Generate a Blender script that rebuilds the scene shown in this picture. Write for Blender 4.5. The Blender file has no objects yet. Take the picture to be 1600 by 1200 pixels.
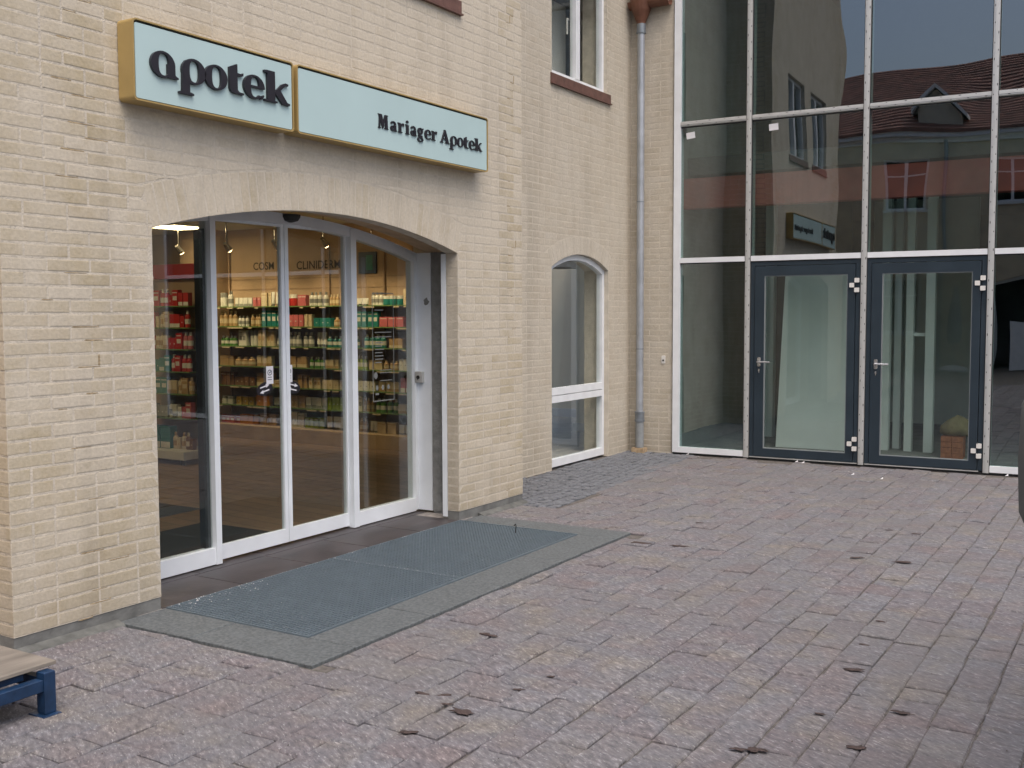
import bpy, math, random
from mathutils import Vector, Matrix
R = random.Random(7)
sc = bpy.context.scene
COL = sc.collection
rad = math.radians

# ------------------------------------------------------------------ camera
F_PX, YAW, PITCH, ROLL = 1655.3, 31.464, 3.781, -0.225
CAM = Vector((4.573, -0.25, 1.6))
_y, _p, _r = rad(YAW), rad(PITCH), rad(ROLL)
FW = Vector((-math.sin(_y)*math.cos(_p), math.cos(_y)*math.cos(_p), -math.sin(_p)))
_R = Vector((math.cos(_y), math.sin(_y), 0)); _U = _R.cross(FW)
RT = _R*math.cos(_r) + _U*math.sin(_r); UP = -_R*math.sin(_r) + _U*math.cos(_r)
cd = bpy.data.cameras.new('camera'); cam = bpy.data.objects.new('camera', cd); COL.objects.link(cam)
cd.sensor_width = 36; cd.lens = F_PX/1600*36; cd.clip_start = .05; cd.clip_end = 600
cam.matrix_world = Matrix(((RT.x, UP.x, -FW.x, CAM.x), (RT.y, UP.y, -FW.y, CAM.y), (RT.z, UP.z, -FW.z, CAM.z), (0, 0, 0, 1)))
sc.camera = cam
def pix(p):                      # photo pixel of a world point, only used to choose which pieces show largest
    d = Vector(p) - CAM; z = d.dot(FW)
    if z < .2: return None
    return (800 + F_PX*d.dot(RT)/z, 600 - F_PX*d.dot(UP)/z)

# ------------------------------------------------------------------ world, sun, exposure
SUN_EL, SUN_AZ = rad(62), rad(128)        # azimuth measured from +y towards +x
w = bpy.data.worlds.new('World'); sc.world = w; w.use_nodes = True
nt = w.node_tree; nt.nodes.clear()
sky = nt.nodes.new('ShaderNodeTexSky'); sky.sky_type = 'NISHITA'; sky.sun_disc = False
sky.sun_elevation = SUN_EL; sky.sun_rotation = SUN_AZ
sky.air_density = 1.0; sky.dust_density = 6.0; sky.ozone_density = 1.0
hs = nt.nodes.new('ShaderNodeHueSaturation'); hs.inputs['Saturation'].default_value = 1.05
bg = nt.nodes.new('ShaderNodeBackground'); bg.inputs['Strength'].default_value = .14
ow = nt.nodes.new('ShaderNodeOutputWorld')
nt.links.new(sky.outputs[0], hs.inputs['Color']); nt.links.new(hs.outputs[0], bg.inputs[0]); nt.links.new(bg.outputs[0], ow.inputs[0])
sd = bpy.data.lights.new('sun', 'SUN'); sd.energy = .5; sd.angle = rad(60); sd.color = (1, .975, .94)
so = bpy.data.objects.new('sun', sd); COL.objects.link(so)
sdir = Vector((math.sin(SUN_AZ)*math.cos(SUN_EL), math.cos(SUN_AZ)*math.cos(SUN_EL), math.sin(SUN_EL)))
so.rotation_euler = sdir.to_track_quat('Z', 'Y').to_euler(); so.location = (10, 5, 20)
sc.view_settings.view_transform = 'Standard'; sc.view_settings.look = 'None'
sc.view_settings.exposure = 0.68; sc.view_settings.gamma = 1; sc.view_settings.use_curve_mapping = False

# ------------------------------------------------------------------ materials
MATS = {}
def nodes(m): return m.node_tree.nodes, m.node_tree.links
def mat(name, col, rough=.6, metal=0., var=.0, scale=8., bump=0., bscale=40., spec=.5, emit=None, es=0., stretch=None):
    if name in MATS: return MATS[name]
    m = bpy.data.materials.new(name); m.use_nodes = True; MATS[name] = m
    n, l = nodes(m); b = n['Principled BSDF']
    b.inputs['Base Color'].default_value = (*col, 1); b.inputs['Roughness'].default_value = rough
    b.inputs['Metallic'].default_value = metal; b.inputs['Specular IOR Level'].default_value = spec
    if emit: b.inputs['Emission Color'].default_value = (*emit, 1); b.inputs['Emission Strength'].default_value = es
    g = None
    if var or bump:
        g = n.new('ShaderNodeNewGeometry').outputs['Position']
        if stretch:
            vm = n.new('ShaderNodeVectorMath'); vm.operation = 'MULTIPLY'; vm.inputs[1].default_value = stretch
            l.new(g, vm.inputs[0]); g = vm.outputs[0]
    if var:
        t = n.new('ShaderNodeTexNoise'); t.inputs['Scale'].default_value = scale; t.inputs['Detail'].default_value = 5
        l.new(g, t.inputs['Vector'])
        cm = n.new('ShaderNodeMapRange'); cm.inputs[1].default_value = .3; cm.inputs[2].default_value = .7; l.new(t.outputs['Fac'], cm.inputs[0])
        mx = n.new('ShaderNodeMix'); mx.data_type = 'RGBA'
        mx.inputs[6].default_value = (*[c*(1-var) for c in col], 1); mx.inputs[7].default_value = (*[min(1, c*(1+var)) for c in col], 1)
        l.new(cm.outputs[0], mx.inputs[0]); l.new(mx.outputs[2], b.inputs['Base Color'])
        mr = n.new('ShaderNodeMapRange'); mr.inputs[3].default_value = max(.03, rough-.1); mr.inputs[4].default_value = min(1, rough+.1)
        l.new(t.outputs['Fac'], mr.inputs[0]); l.new(mr.outputs[0], b.inputs['Roughness'])
    if bump:
        t2 = n.new('ShaderNodeTexNoise'); t2.inputs['Scale'].default_value = bscale; t2.inputs['Detail'].default_value = 6
        l.new(g, t2.inputs['Vector'])
        bp = n.new('ShaderNodeBump'); bp.inputs['Strength'].default_value = bump; bp.inputs['Distance'].default_value = .01
        l.new(t2.outputs['Fac'], bp.inputs['Height']); l.new(bp.outputs[0], b.inputs['Normal'])
    return m

def glass_mat(name, tint, ior, bumpy=0., bs=1.):
    m = bpy.data.materials.new(name); m.use_nodes = True; MATS[name] = m
    n, l = nodes(m); n.clear()
    o = n.new('ShaderNodeOutputMaterial'); tr = n.new('ShaderNodeBsdfTransparent'); gl = n.new('ShaderNodeBsdfGlossy')
    tr.inputs[0].default_value = (*tint, 1); gl.inputs['Roughness'].default_value = 0.0; gl.inputs[0].default_value = (.87, .95, 1, 1)
    fr = n.new('ShaderNodeFresnel'); fr.inputs[0].default_value = ior
    ge = n.new('ShaderNodeNewGeometry')
    mu = n.new('ShaderNodeMath'); mu.operation = 'SUBTRACT'; mu.inputs[0].default_value = 1; l.new(ge.outputs['Backfacing'], mu.inputs[1])
    mm = n.new('ShaderNodeMath'); mm.operation = 'MULTIPLY'; l.new(mu.outputs[0], mm.inputs[0]); l.new(fr.outputs[0], mm.inputs[1])
    mx = n.new('ShaderNodeMixShader'); l.new(mm.outputs[0], mx.inputs[0]); l.new(tr.outputs[0], mx.inputs[1]); l.new(gl.outputs[0], mx.inputs[2])
    if bumpy:
        t = n.new('ShaderNodeTexNoise'); t.inputs['Scale'].default_value = bs; t.inputs['Detail'].default_value = 1
        l.new(ge.outputs['Position'], t.inputs['Vector'])
        bp = n.new('ShaderNodeBump'); bp.inputs['Strength'].default_value = bumpy; bp.inputs['Distance'].default_value = .05
        l.new(t.outputs['Fac'], bp.inputs['Height']); l.new(bp.outputs[0], gl.inputs['Normal'])
    l.new(mx.outputs[0], o.inputs[0]); return m

def brick_mat(name, cols, wash, wash_amt):
    m = bpy.data.materials.new(name); m.use_nodes = True; MATS[name] = m
    n, l = nodes(m); b = n['Principled BSDF']; b.inputs['Roughness'].default_value = .9; b.inputs['Specular IOR Level'].default_value = .2
    at = n.new('ShaderNodeAttribute'); at.attribute_name = 'tint'
    cr = n.new('ShaderNodeValToRGB'); cr.color_ramp.interpolation = 'LINEAR'
    e = cr.color_ramp.elements
    e[0].color = (*cols[0], 1); e[0].position = 0; e[1].color = (*cols[-1], 1); e[1].position = 1
    for i, c in enumerate(cols[1:-1]):
        k = e.new((i+1)/(len(cols)-1)); k.color = (*c, 1)
    l.new(at.outputs['Fac'], cr.inputs[0])
    ge = n.new('ShaderNodeNewGeometry')
    t1 = n.new('ShaderNodeTexNoise'); t1.inputs['Scale'].default_value = 2.3; t1.inputs['Detail'].default_value = 9; t1.inputs['Roughness'].default_value = .72
    l.new(ge.outputs['Position'], t1.inputs['Vector'])
    mr = n.new('ShaderNodeMapRange'); mr.inputs[1].default_value = .36; mr.inputs[2].default_value = .62; mr.inputs[3].default_value = 0; mr.inputs[4].default_value = wash_amt
    l.new(t1.outputs['Fac'], mr.inputs[0])
    wa = n.new('ShaderNodeAttribute'); wa.attribute_name = 'wash'
    ad = n.new('ShaderNodeMath'); ad.operation = 'ADD'; ad.use_clamp = True; l.new(mr.outputs[0], ad.inputs[0]); l.new(wa.outputs['Fac'], ad.inputs[1])
    t2 = n.new('ShaderNodeTexNoise'); t2.inputs['Scale'].default_value = 55; t2.inputs['Detail'].default_value = 6
    l.new(ge.outputs['Position'], t2.inputs['Vector'])
    mx = n.new('ShaderNodeMix'); mx.data_type = 'RGBA'; mx.inputs[7].default_value = (*wash, 1)
    l.new(ad.outputs[0], mx.inputs[0]); l.new(cr.outputs[0], mx.inputs[6])
    mv = n.new('ShaderNodeMapRange'); mv.inputs[3].default_value = .8; mv.inputs[4].default_value = 1.2; l.new(t2.outputs['Fac'], mv.inputs[0])
    m2 = n.new('ShaderNodeMix'); m2.data_type = 'RGBA'; m2.blend_type = 'MULTIPLY'; m2.inputs[0].default_value = 1
    l.new(mx.outputs[2], m2.inputs[6]); l.new(mv.outputs[0], m2.inputs[7]); # splashed dirt near the ground and faint vertical streaks
    sx = n.new('ShaderNodeSeparateXYZ'); l.new(ge.outputs['Position'], sx.inputs[0])
    dz = n.new('ShaderNodeMapRange'); dz.inputs[1].default_value = .07; dz.inputs[2].default_value = .55; dz.inputs[3].default_value = .55; dz.inputs[4].default_value = 0; l.new(sx.outputs[2], dz.inputs[0])
    t5 = n.new('ShaderNodeTexNoise'); t5.inputs['Scale'].default_value = 5; t5.inputs['Detail'].default_value = 8; l.new(ge.outputs['Position'], t5.inputs['Vector'])
    d5 = n.new('ShaderNodeMath'); d5.operation = 'MULTIPLY'; l.new(dz.outputs[0], d5.inputs[0]); l.new(t5.outputs['Fac'], d5.inputs[1])
    v5 = n.new('ShaderNodeVectorMath'); v5.operation = 'MULTIPLY'; v5.inputs[1].default_value = (5, 5, .5); l.new(ge.outputs['Position'], v5.inputs[0])
    t6 = n.new('ShaderNodeTexNoise'); t6.inputs['Scale'].default_value = 1; t6.inputs['Detail'].default_value = 7; l.new(v5.outputs[0], t6.inputs['Vector'])
    s6 = n.new('ShaderNodeMapRange'); s6.inputs[1].default_value = .52; s6.inputs[2].default_value = .75; s6.inputs[3].default_value = 0; s6.inputs[4].default_value = .35; l.new(t6.outputs['Fac'], s6.inputs[0])
    a6 = n.new('ShaderNodeMath'); a6.operation = 'ADD'; a6.use_clamp = True; l.new(d5.outputs[0], a6.inputs[0]); l.new(s6.outputs[0], a6.inputs[1])
    m6 = n.new('ShaderNodeMix'); m6.data_type = 'RGBA'; m6.inputs[7].default_value = (.27, .235, .18, 1); l.new(a6.outputs[0], m6.inputs[0]); l.new(m2.outputs[2], m6.inputs[6])
    l.new(m6.outputs[2], b.inputs['Base Color'])
    bp = n.new('ShaderNodeBump'); bp.inputs['Strength'].default_value = .35; bp.inputs['Distance'].default_value = .006
    l.new(t2.outputs['Fac'], bp.inputs['Height']); l.new(bp.outputs[0], b.inputs['Normal'])
    return m

def sett_mat(name):
    m = bpy.data.materials.new(name); m.use_nodes = True; MATS[name] = m
    n, l = nodes(m); b = n['Principled BSDF']; b.inputs['Specular IOR Level'].default_value = .35
    at = n.new('ShaderNodeAttribute'); at.attribute_name = 'tint'
    cr = n.new('ShaderNodeValToRGB'); e = cr.color_ramp.elements
    e[0].color = (.160, .148, .152, 1); e[0].position = 0; e[1].color = (.178, .178, .185, 1); e[1].position = 1
    for p_, c in ((.3, (.168, .160, .165)), (.55, (.163, .163, .171)), (.8, (.178, .170, .168))):
        k = e.new(p_); k.color = (*c, 1)
    l.new(at.outputs['Fac'], cr.inputs[0])
    ge = n.new('ShaderNodeNewGeometry')
    vm = n.new('ShaderNodeVectorMath'); vm.operation = 'MULTIPLY'; vm.inputs[1].default_value = (34, 95, 40)
    rot = n.new('ShaderNodeVectorRotate'); rot.rotation_type = 'Z_AXIS'; rot.inputs['Angle'].default_value = rad(28)
    l.new(ge.outputs['Position'], rot.inputs['Vector']); l.new(rot.outputs[0], vm.inputs[0])
    t1 = n.new('ShaderNodeTexNoise'); t1.inputs['Scale'].default_value = .55; t1.inputs['Detail'].default_value = 8; t1.inputs['Roughness'].default_value = .7
    l.new(vm.outputs[0], t1.inputs['Vector'])
    r1 = n.new('ShaderNodeValToRGB'); q = r1.color_ramp.elements
    q[0].position = .26; q[0].color = (.36, .34, .36, 1); q[1].position = .7; q[1].color = (2.2, 2.2, 2.2, 1)
    k = q.new(.46); k.color = (.86, .86, .88, 1); k = q.new(.58); k.color = (1.2, 1.19, 1.18, 1)
    l.new(t1.outputs['Fac'], r1.inputs[0])
    m2 = n.new('ShaderNodeMix'); m2.data_type = 'RGBA'; m2.blend_type = 'MULTIPLY'; m2.inputs[0].default_value = 1
    l.new(cr.outputs[0], m2.inputs[6]); l.new(r1.outputs[0], m2.inputs[7])
    # sharp pale quartz flecks, drawn out along the cleavage
    vf = n.new('ShaderNodeVectorMath'); vf.operation = 'MULTIPLY'; vf.inputs[1].default_value = (38, 120, 60); l.new(rot.outputs[0], vf.inputs[0])
    tf = n.new('ShaderNodeTexNoise'); tf.inputs['Scale'].default_value = 1.0; tf.inputs['Detail'].default_value = 4; tf.inputs['Roughness'].default_value = .65; l.new(vf.outputs[0], tf.inputs['Vector'])
    ff = n.new('ShaderNodeMapRange'); ff.inputs[1].default_value = .585; ff.inputs[2].default_value = .70; ff.inputs[3].default_value = 0; ff.inputs[4].default_value = .9; l.new(tf.outputs['Fac'], ff.inputs[0])
    mf = n.new('ShaderNodeMix'); mf.data_type = 'RGBA'; mf.inputs[7].default_value = (.44, .43, .42, 1); l.new(ff.outputs[0], mf.inputs[0]); l.new(m2.outputs[2], mf.inputs[6])
    m2 = mf
    # broad pinkish and yellowish blotches and dusty film
    t3 = n.new('ShaderNodeTexNoise'); t3.inputs['Scale'].default_value = 3.1; t3.inputs['Detail'].default_value = 6; l.new(ge.outputs['Position'], t3.inputs['Vector'])
    r3 = n.new('ShaderNodeValToRGB'); q = r3.color_ramp.elements
    q[0].position = .3; q[0].color = (1.04, .94, .93, 1); q[1].position = .72; q[1].color = (1.12, 1.05, .93, 1)
    k = q.new(.5); k.color = (.97, .99, 1.05, 1)
    l.new(t3.outputs['Fac'], r3.inputs[0])
    m3 = n.new('ShaderNodeMix'); m3.data_type = 'RGBA'; m3.blend_type = 'MULTIPLY'; m3.inputs[0].default_value = 1
    l.new(m2.outputs[2], m3.inputs[6]); l.new(r3.outputs[0], m3.inputs[7])
    t4 = n.new('ShaderNodeTexNoise'); t4.inputs['Scale'].default_value = .9; t4.inputs['Detail'].default_value = 7; l.new(ge.outputs['Position'], t4.inputs['Vector'])
    f4 = n.new('ShaderNodeMapRange'); f4.inputs[1].default_value = .45; f4.inputs[2].default_value = .75; f4.inputs[3].default_value = 0; f4.inputs[4].default_value = .5; l.new(t4.outputs['Fac'], f4.inputs[0])
    m4 = n.new('ShaderNodeMix'); m4.data_type = 'RGBA'; m4.inputs[7].default_value = (.15, .147, .146, 1)
    l.new(f4.outputs[0], m4.inputs[0]); l.new(m3.outputs[2], m4.inputs[6]); l.new(m4.outputs[2], b.inputs['Base Color'])
    rr = n.new('ShaderNodeMapRange'); rr.inputs[3].default_value = .55; rr.inputs[4].default_value = .85; l.new(t1.outputs['Fac'], rr.inputs[0]); l.new(rr.outputs[0], b.inputs['Roughness'])
    bp = n.new('ShaderNodeBump'); bp.inputs['Strength'].default_value = .6; bp.inputs['Distance'].default_value = .008
    l.new(t1.outputs['Fac'], bp.inputs['Height']); l.new(bp.outputs[0], b.inputs['Normal'])
    return m

def plank_mat(name, c1, c2, size, rot=0., mort=(.1, .08, .06), w=.16, h=1.6, gap=.006, rough=.45):
    m = bpy.data.materials.new(name); m.use_nodes = True; MATS[name] = m
    n, l = nodes(m); b = n['Principled BSDF']; b.inputs['Roughness'].default_value = rough
    ge = n.new('ShaderNodeNewGeometry'); mp = n.new('ShaderNodeMapping'); mp.inputs['Rotation'].default_value = (0, 0, rot) if not isinstance(rot, tuple) else rot
    l.new(ge.outputs['Position'], mp.inputs['Vector'])
    t = n.new('ShaderNodeTexBrick'); t.inputs['Color1'].default_value = (*c1, 1); t.inputs['Color2'].default_value = (*c2, 1); t.inputs['Mortar'].default_value = (*mort, 1)
    t.inputs['Scale'].default_value = size; t.inputs['Brick Width'].default_value = h; t.inputs['Row Height'].default_value = w; t.inputs['Mortar Size'].default_value = gap
    l.new(mp.outputs[0], t.inputs['Vector'])
    z = n.new('ShaderNodeTexNoise'); z.inputs['Scale'].default_value = 9; z.inputs['Detail'].default_value = 7; l.new(ge.outputs['Position'], z.inputs['Vector'])
    mr = n.new('ShaderNodeMapRange'); mr.inputs[3].default_value = .65; mr.inputs[4].default_value = 1.35; l.new(z.outputs['Fac'], mr.inputs[0])
    mx = n.new('ShaderNodeMix'); mx.data_type = 'RGBA'; mx.blend_type = 'MULTIPLY'; mx.inputs[0].default_value = 1
    l.new(t.outputs[0], mx.inputs[6]); l.new(mr.outputs[0], mx.inputs[7]); l.new(mx.outputs[2], b.inputs['Base Color'])
    return m

M_BRICK = brick_mat('buff_brick', [(.40, .34, .228), (.43, .37, .255), (.45, .39, .275), (.43, .365, .255), (.465, .41, .30)], (.545, .495, .405), .85)
M_BRICK2 = brick_mat('buff_brick_clean', [(.45, .40, .315), (.475, .425, .34), (.495, .45, .365), (.465, .41, .325)], (.535, .495, .42), .9)
M_MORTAR = mat('lime_mortar', (.545, .50, .42), .95, var=.12, scale=14, bump=.5, bscale=90, spec=.1)
M_OCHRE = mat('raked_ochre_mortar', (.37, .295, .19), .95, var=.25, scale=30, bump=.6, bscale=110, spec=.1)
M_CONC = mat('plinth_concrete', (.17, .175, .17), .9, var=.25, scale=9, bump=.4, bscale=60, spec=.2)
M_SETT = sett_mat('pink_granite_sett')
M_SAND = mat('joint_sand', (.135, .126, .118), .95, var=.35, scale=25, bump=.5, bscale=150, spec=.1)
M_COBBLE = mat('grey_cobble', (.14, .15, .168), .75, var=.25, scale=14, bump=.5, bscale=120)
M_GRANITE = mat('blue_grey_granite', (.108, .122, .129), .7, var=.38, scale=60, bump=.25, bscale=220)
M_SLATE = mat('black_slate', (.052, .046, .049), .45, var=.4, scale=6, bump=.15, bscale=35)
M_GALV = mat('galvanised_grating', (.18, .23, .268), .45, .3, var=.07, scale=9)
M_PIT = mat('pit_dark', (.05, .058, .062), .9, var=.3)
M_WHITE = mat('white_lacquer', (.76, .81, .86), .35, var=.05, scale=5)
M_WHITEW = mat('white_window_paint', (.77, .80, .83), .4, var=.05, scale=7)
M_ALU = mat('mill_aluminium_strip', (.56, .57, .56), .42, .35, var=.04, scale=18)
M_DARKHOLE = mat('black_slot', (.02, .02, .02), .8)
M_GASKET = mat('black_rubber', (.018, .019, .02), .6)
M_ANTH = mat('anthracite_blue_lacquer', (.022, .036, .05), .35, var=.1, scale=4)
M_STEEL = mat('brushed_steel', (.62, .62, .62), .28, .85, var=.1, scale=30)
M_HINGE = mat('white_hinge', (.72, .71, .68), .4, var=.05)
M_GOLD = mat('gold_lacquer', (.40, .285, .11), .42, .1, var=.08, scale=6)
M_MINT = mat('mint_acrylic', (.45, .60, .61), .2, var=.03, scale=2)
M_BLACK = mat('black_letter', (.016, .014, .02), .4, var=.1)
M_RUST = mat('redbrown_sill', (.135, .07, .055), .6, var=.25, scale=12, bump=.2)
M_COPPER = mat('brown_gutter', (.15, .065, .04), .5, .2, var=.25, scale=9)
M_ZINC = mat('zinc_pipe', (.40, .43, .47), .45, .5, var=.15, scale=7)
M_ZINCD = mat('zinc_collar', (.23, .26, .29), .45, .5, var=.15, scale=9)
M_WOOD = mat('raw_plywood', (.44, .31, .19), .7, var=.2, scale=10, bump=.2, stretch=(1, .15, 4))
M_CEM = mat('grey_cement', (.25, .255, .25), .95, var=.18, scale=16, bump=.7, bscale=70, spec=.1)
M_BLUE = mat('blue_steel_paint', (.009, .032, .082), .45, .0, var=.3, scale=20, bump=.1)
M_BOARD = mat('worn_board', (.19, .172, .148), .85, var=.5, scale=9, bump=.3, bscale=60, stretch=(1, .2, 1))
M_MUD = mat('dark_mud', (.065, .045, .042), .7, var=.3, scale=60, bump=.6, bscale=200)
M_PAPER = mat('white_paper', (.75, .75, .78), .7, var=.04)
M_GLASS = glass_mat('clear_door_glass', (.86, .88, .86), 2.0, .03, .7)
M_GLASSF = glass_mat('facade_glass', (.70, .80, .785), 2.6, .17, .75)
M_GLASSD = glass_mat('door_glass', (.90, .94, .92), 1.75, .03, .75)
M_GLASSW = glass_mat('window_glass', (.96, .975, .96), 1.5, .02, .9)
M_TILE = mat('red_roof_tile', (.22, .11, .085), .8, var=.4, scale=3, bump=.3)
M_YELLOW = mat('yellow_render', (.55, .47, .33), .9, var=.12, scale=3, bump=.1)
M_CREAM = mat('cream_render', (.50, .46, .37), .9, var=.1, scale=3)
M_CORN = mat('white_cornice', (.66, .68, .68), .7, var=.08)
M_DOORD = mat('painted_room_dark', (.05, .045, .045), .8, var=.3)
M_REDST = mat('red_primed_steel', (.50, .11, .09), .7, var=.15, scale=5)
M_GREYW = mat('grey_plaster', (.30, .30, .285), .9, var=.15, scale=4)
M_DARKW = mat('dark_plaster', (.11, .112, .11), .9, var=.2, scale=3)
M_WALLIN = mat('white_plaster', (.84, .84, .79), .9, var=.06, scale=3)
M_BEIGE = mat('beige_board', (.66, .655, .60), .85, var=.08, scale=3)
M_FLOORW = mat('worn_grey_floor', (.50, .48, .44), .6, var=.15, scale=5)
M_FLOORG = mat('raw_concrete_floor', (.25, .25, .24), .7, var=.25, scale=4)
M_WOODF = plank_mat('oak_floor', (.28, .19, .125), (.22, .145, .095), 1., 0.12)
M_MAT = mat('dark_doormat', (.022, .024, .024), .95, var=.2, scale=40)
M_SHOPW = mat('tan_shop_wall', (.44, .315, .21), .85, var=.08, scale=3)
M_SHOPC = mat('shop_ceiling', (.50, .46, .40), .9, var=.05)
M_SHELFB = mat('dark_shelf_back', (.34, .235, .155), .8, var=.15)
M_SHGLASS = mat('green_glass_shelf', (.16, .26, .10), .15, var=.1)
M_BASEW = mat('oak_base_cabinet', (.40, .29, .17), .5, var=.15, scale=5)
M_LAMP = mat('lit_lamp', (1, .9, .7), .5, emit=(1, .76, .42), es=10)
M_LAMPS = mat('lit_spot', (1, .9, .7), .5, emit=(1, .7, .35), es=30)
M_CHROME = mat('chrome', (.6, .58, .55), .2, .9)
M_VAN = mat('grey_van_paint', (.16, .18, .18), .3, .2, var=.05)
M_VANP = mat('grey_mirror_plastic', (.12, .13, .125), .55, var=.15, scale=30)
M_TYRE = mat('tyre', (.02, .02, .02), .8, var=.2)
M_REDL = mat('red_lens', (.4, .02, .02), .2)
M_LENS = mat('clear_lens', (.6, .62, .62), .1)
M_WHITEP = mat('white_sheet', (.76, .79, .76), .5, var=.06, scale=2)
M_ORANGE = mat('orange_brick', (.42, .15, .07), .85, var=.25, scale=30)

# ------------------------------------------------------------------ mesh helper
class MB:
    def __init__(s): s.v = []; s.f = []; s.m = []; s.t = []; s.w = []; s.tint = 0; s.wash = 0
    def add(s, vs, fs, mi=0):
        o = len(s.v); s.v += [tuple(p) for p in vs]; s.t += [s.tint]*len(vs); s.w += [s.wash]*len(vs)
        for f in fs: s.f.append(tuple(i+o for i in f)); s.m.append(mi)
        return s
    def box(s, a, b, mi=0, T=None):
        x0, x1 = sorted((a[0], b[0])); y0, y1 = sorted((a[1], b[1])); z0, z1 = sorted((a[2], b[2]))
        vs = [(x0,y0,z0),(x1,y0,z0),(x1,y1,z0),(x0,y1,z0),(x0,y0,z1),(x1,y0,z1),(x1,y1,z1),(x0,y1,z1)]
        if T: vs = [T(*p) for p in vs]
        return s.add(vs, [(0,3,2,1),(4,5,6,7),(0,1,5,4),(1,2,6,5),(2,3,7,6),(3,0,4,7)], mi)
    def bbox(s, a, b, bev=.004, mi=0, T=None):    # box with chamfered edges (three stacked loops)
        x0, x1 = sorted((a[0], b[0])); y0, y1 = sorted((a[1], b[1])); z0, z1 = sorted((a[2], b[2]))
        def lp(i, z): return [(x0+i,y0+i,z),(x1-i,y0+i,z),(x1-i,y1-i,z),(x0+i,y1-i,z)]
        vs = lp(bev, z0)+lp(0, z0+bev)+lp(0, z1-bev)+lp(bev, z1)
        fs = [(3,2,1,0),(12,13,14,15)]
        for k in range(3):
            for i in range(4): j = (i+1) % 4; fs.append((k*4+i, k*4+j, k*4+4+j, k*4+4+i))
        if T: vs = [T(*p) for p in vs]
        return s.add(vs, fs, mi)
    def prism(s, pts, fn, d0, d1, mi=0):          # polygon pts (2-D) extruded, fn(u, v, d) -> world
        n = len(pts); vs = [fn(u, v, d0) for u, v in pts]+[fn(u, v, d1) for u, v in pts]
        fs = [tuple(range(n))[::-1], tuple(range(n, 2*n))]+[(i, (i+1) % n, n+(i+1) % n, n+i) for i in range(n)]
        return s.add(vs, fs, mi)
    def ring(s, outer, inner, fn, d0, d1, mi=0, closed=True):
        n = len(outer)
        vs = [fn(u, v, d0) for u, v in outer]+[fn(u, v, d0) for u, v in inner]+[fn(u, v, d1) for u, v in outer]+[fn(u, v, d1) for u, v in inner]
        fs = []
        for i in range(n if closed else n-1):
            j = (i+1) % n
            fs += [(n+i, n+j, j, i), (2*n+i, 2*n+j, 3*n+j, 3*n+i), (i, j, 2*n+j, 2*n+i), (n+j, n+i, 3*n+i, 3*n+j)]
        if not closed: fs += [(0, n, 3*n, 2*n), (n-1, 3*n-1, 4*n-1, 2*n-1)]
        return s.add(vs, fs, mi)
    def tube(s, a, b, r0, r1=None, n=12, mi=0, cap=True):
        a, b = Vector(a), Vector(b); r1 = r0 if r1 is None else r1
        ax = (b-a).normalized(); p = ax.orthogonal().normalized(); q = ax.cross(p)
        vs = []
        for c, r in ((a, r0), (b, r1)):
            for i in range(n):
                t = 2*math.pi*i/n; vs.append(c+p*math.cos(t)*r+q*math.sin(t)*r)
        fs = [(i, (i+1) % n, n+(i+1) % n, n+i) for i in range(n)]
        if cap: fs += [tuple(range(n))[::-1], tuple(range(n, 2*n))]
        return s.add(vs, fs, mi)
    def lathe(s, c, prof, n=16, mi=0):            # prof: (r, z) from bottom to top
        vs = []; fs = []
        for r, z in prof:
            for i in range(n): t = 2*math.pi*i/n; vs.append((c[0]+r*math.cos(t), c[1]+r*math.sin(t), c[2]+z))
        for k in range(len(prof)-1):
            for i in range(n): j = (i+1) % n; fs.append((k*n+i, k*n+j, k*n+n+j, k*n+n+i))
        fs += [tuple(range(n))[::-1], tuple(range((len(prof)-1)*n, len(prof)*n))]
        return s.add(vs, fs, mi)
    def path(s, pts, r, n=8, mi=0):
        for a, b in zip(pts[:-1], pts[1:]): s.tube(a, b, r, n=n, mi=mi)
        return s

def wloc(o):
    v = Vector((0, 0, 0))
    while o: v += o.location; o = o.parent
    return v
def obj(name, mb, m, parent=None, loc=None, smooth=False, kind=None, label=None, attrs=False):
    me = bpy.data.meshes.new(name)
    base = wloc(parent) if parent else Vector((0, 0, 0))
    loc = Vector(loc) if loc is not None else (Vector((0, 0, 0)) if parent is None else base)
    me.from_pydata([(x-loc.x, y-loc.y, z-loc.z) for x, y, z in mb.v], [], mb.f)
    for k in (m if isinstance(m, (list, tuple)) else [m]): me.materials.append(k)
    if any(mb.m): me.polygons.foreach_set('material_index', mb.m)
    if attrs:
        a = me.attributes.new('tint', 'FLOAT', 'POINT'); a.data.foreach_set('value', mb.t)
        a = me.attributes.new('wash', 'FLOAT', 'POINT'); a.data.foreach_set('value', mb.w)
    if smooth: me.polygons.foreach_set('use_smooth', [True]*len(me.polygons))
    me.update()
    o = bpy.data.objects.new(name, me); COL.objects.link(o)
    o.location = loc-base if parent else loc
    if parent: o.parent = parent
    if kind: o['kind'] = kind
    if label: o['label'] = label
    return o
def tag(o, label, cat, group=None):
    o['label'] = label; o['category'] = cat
    if group: o['group'] = group
    return o
def thing(name, label, cat, loc=(0, 0, 0), group=None):
    o = bpy.data.objects.new(name, None); COL.objects.link(o); o.location = loc; o.empty_display_size = .2
    return tag(o, label, cat, group)
def part_empty(name, parent, loc):
    o = bpy.data.objects.new(name, None); COL.objects.link(o); o.empty_display_size = .1
    o.parent = parent; o.location = Vector(loc)-wloc(parent); return o

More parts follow.
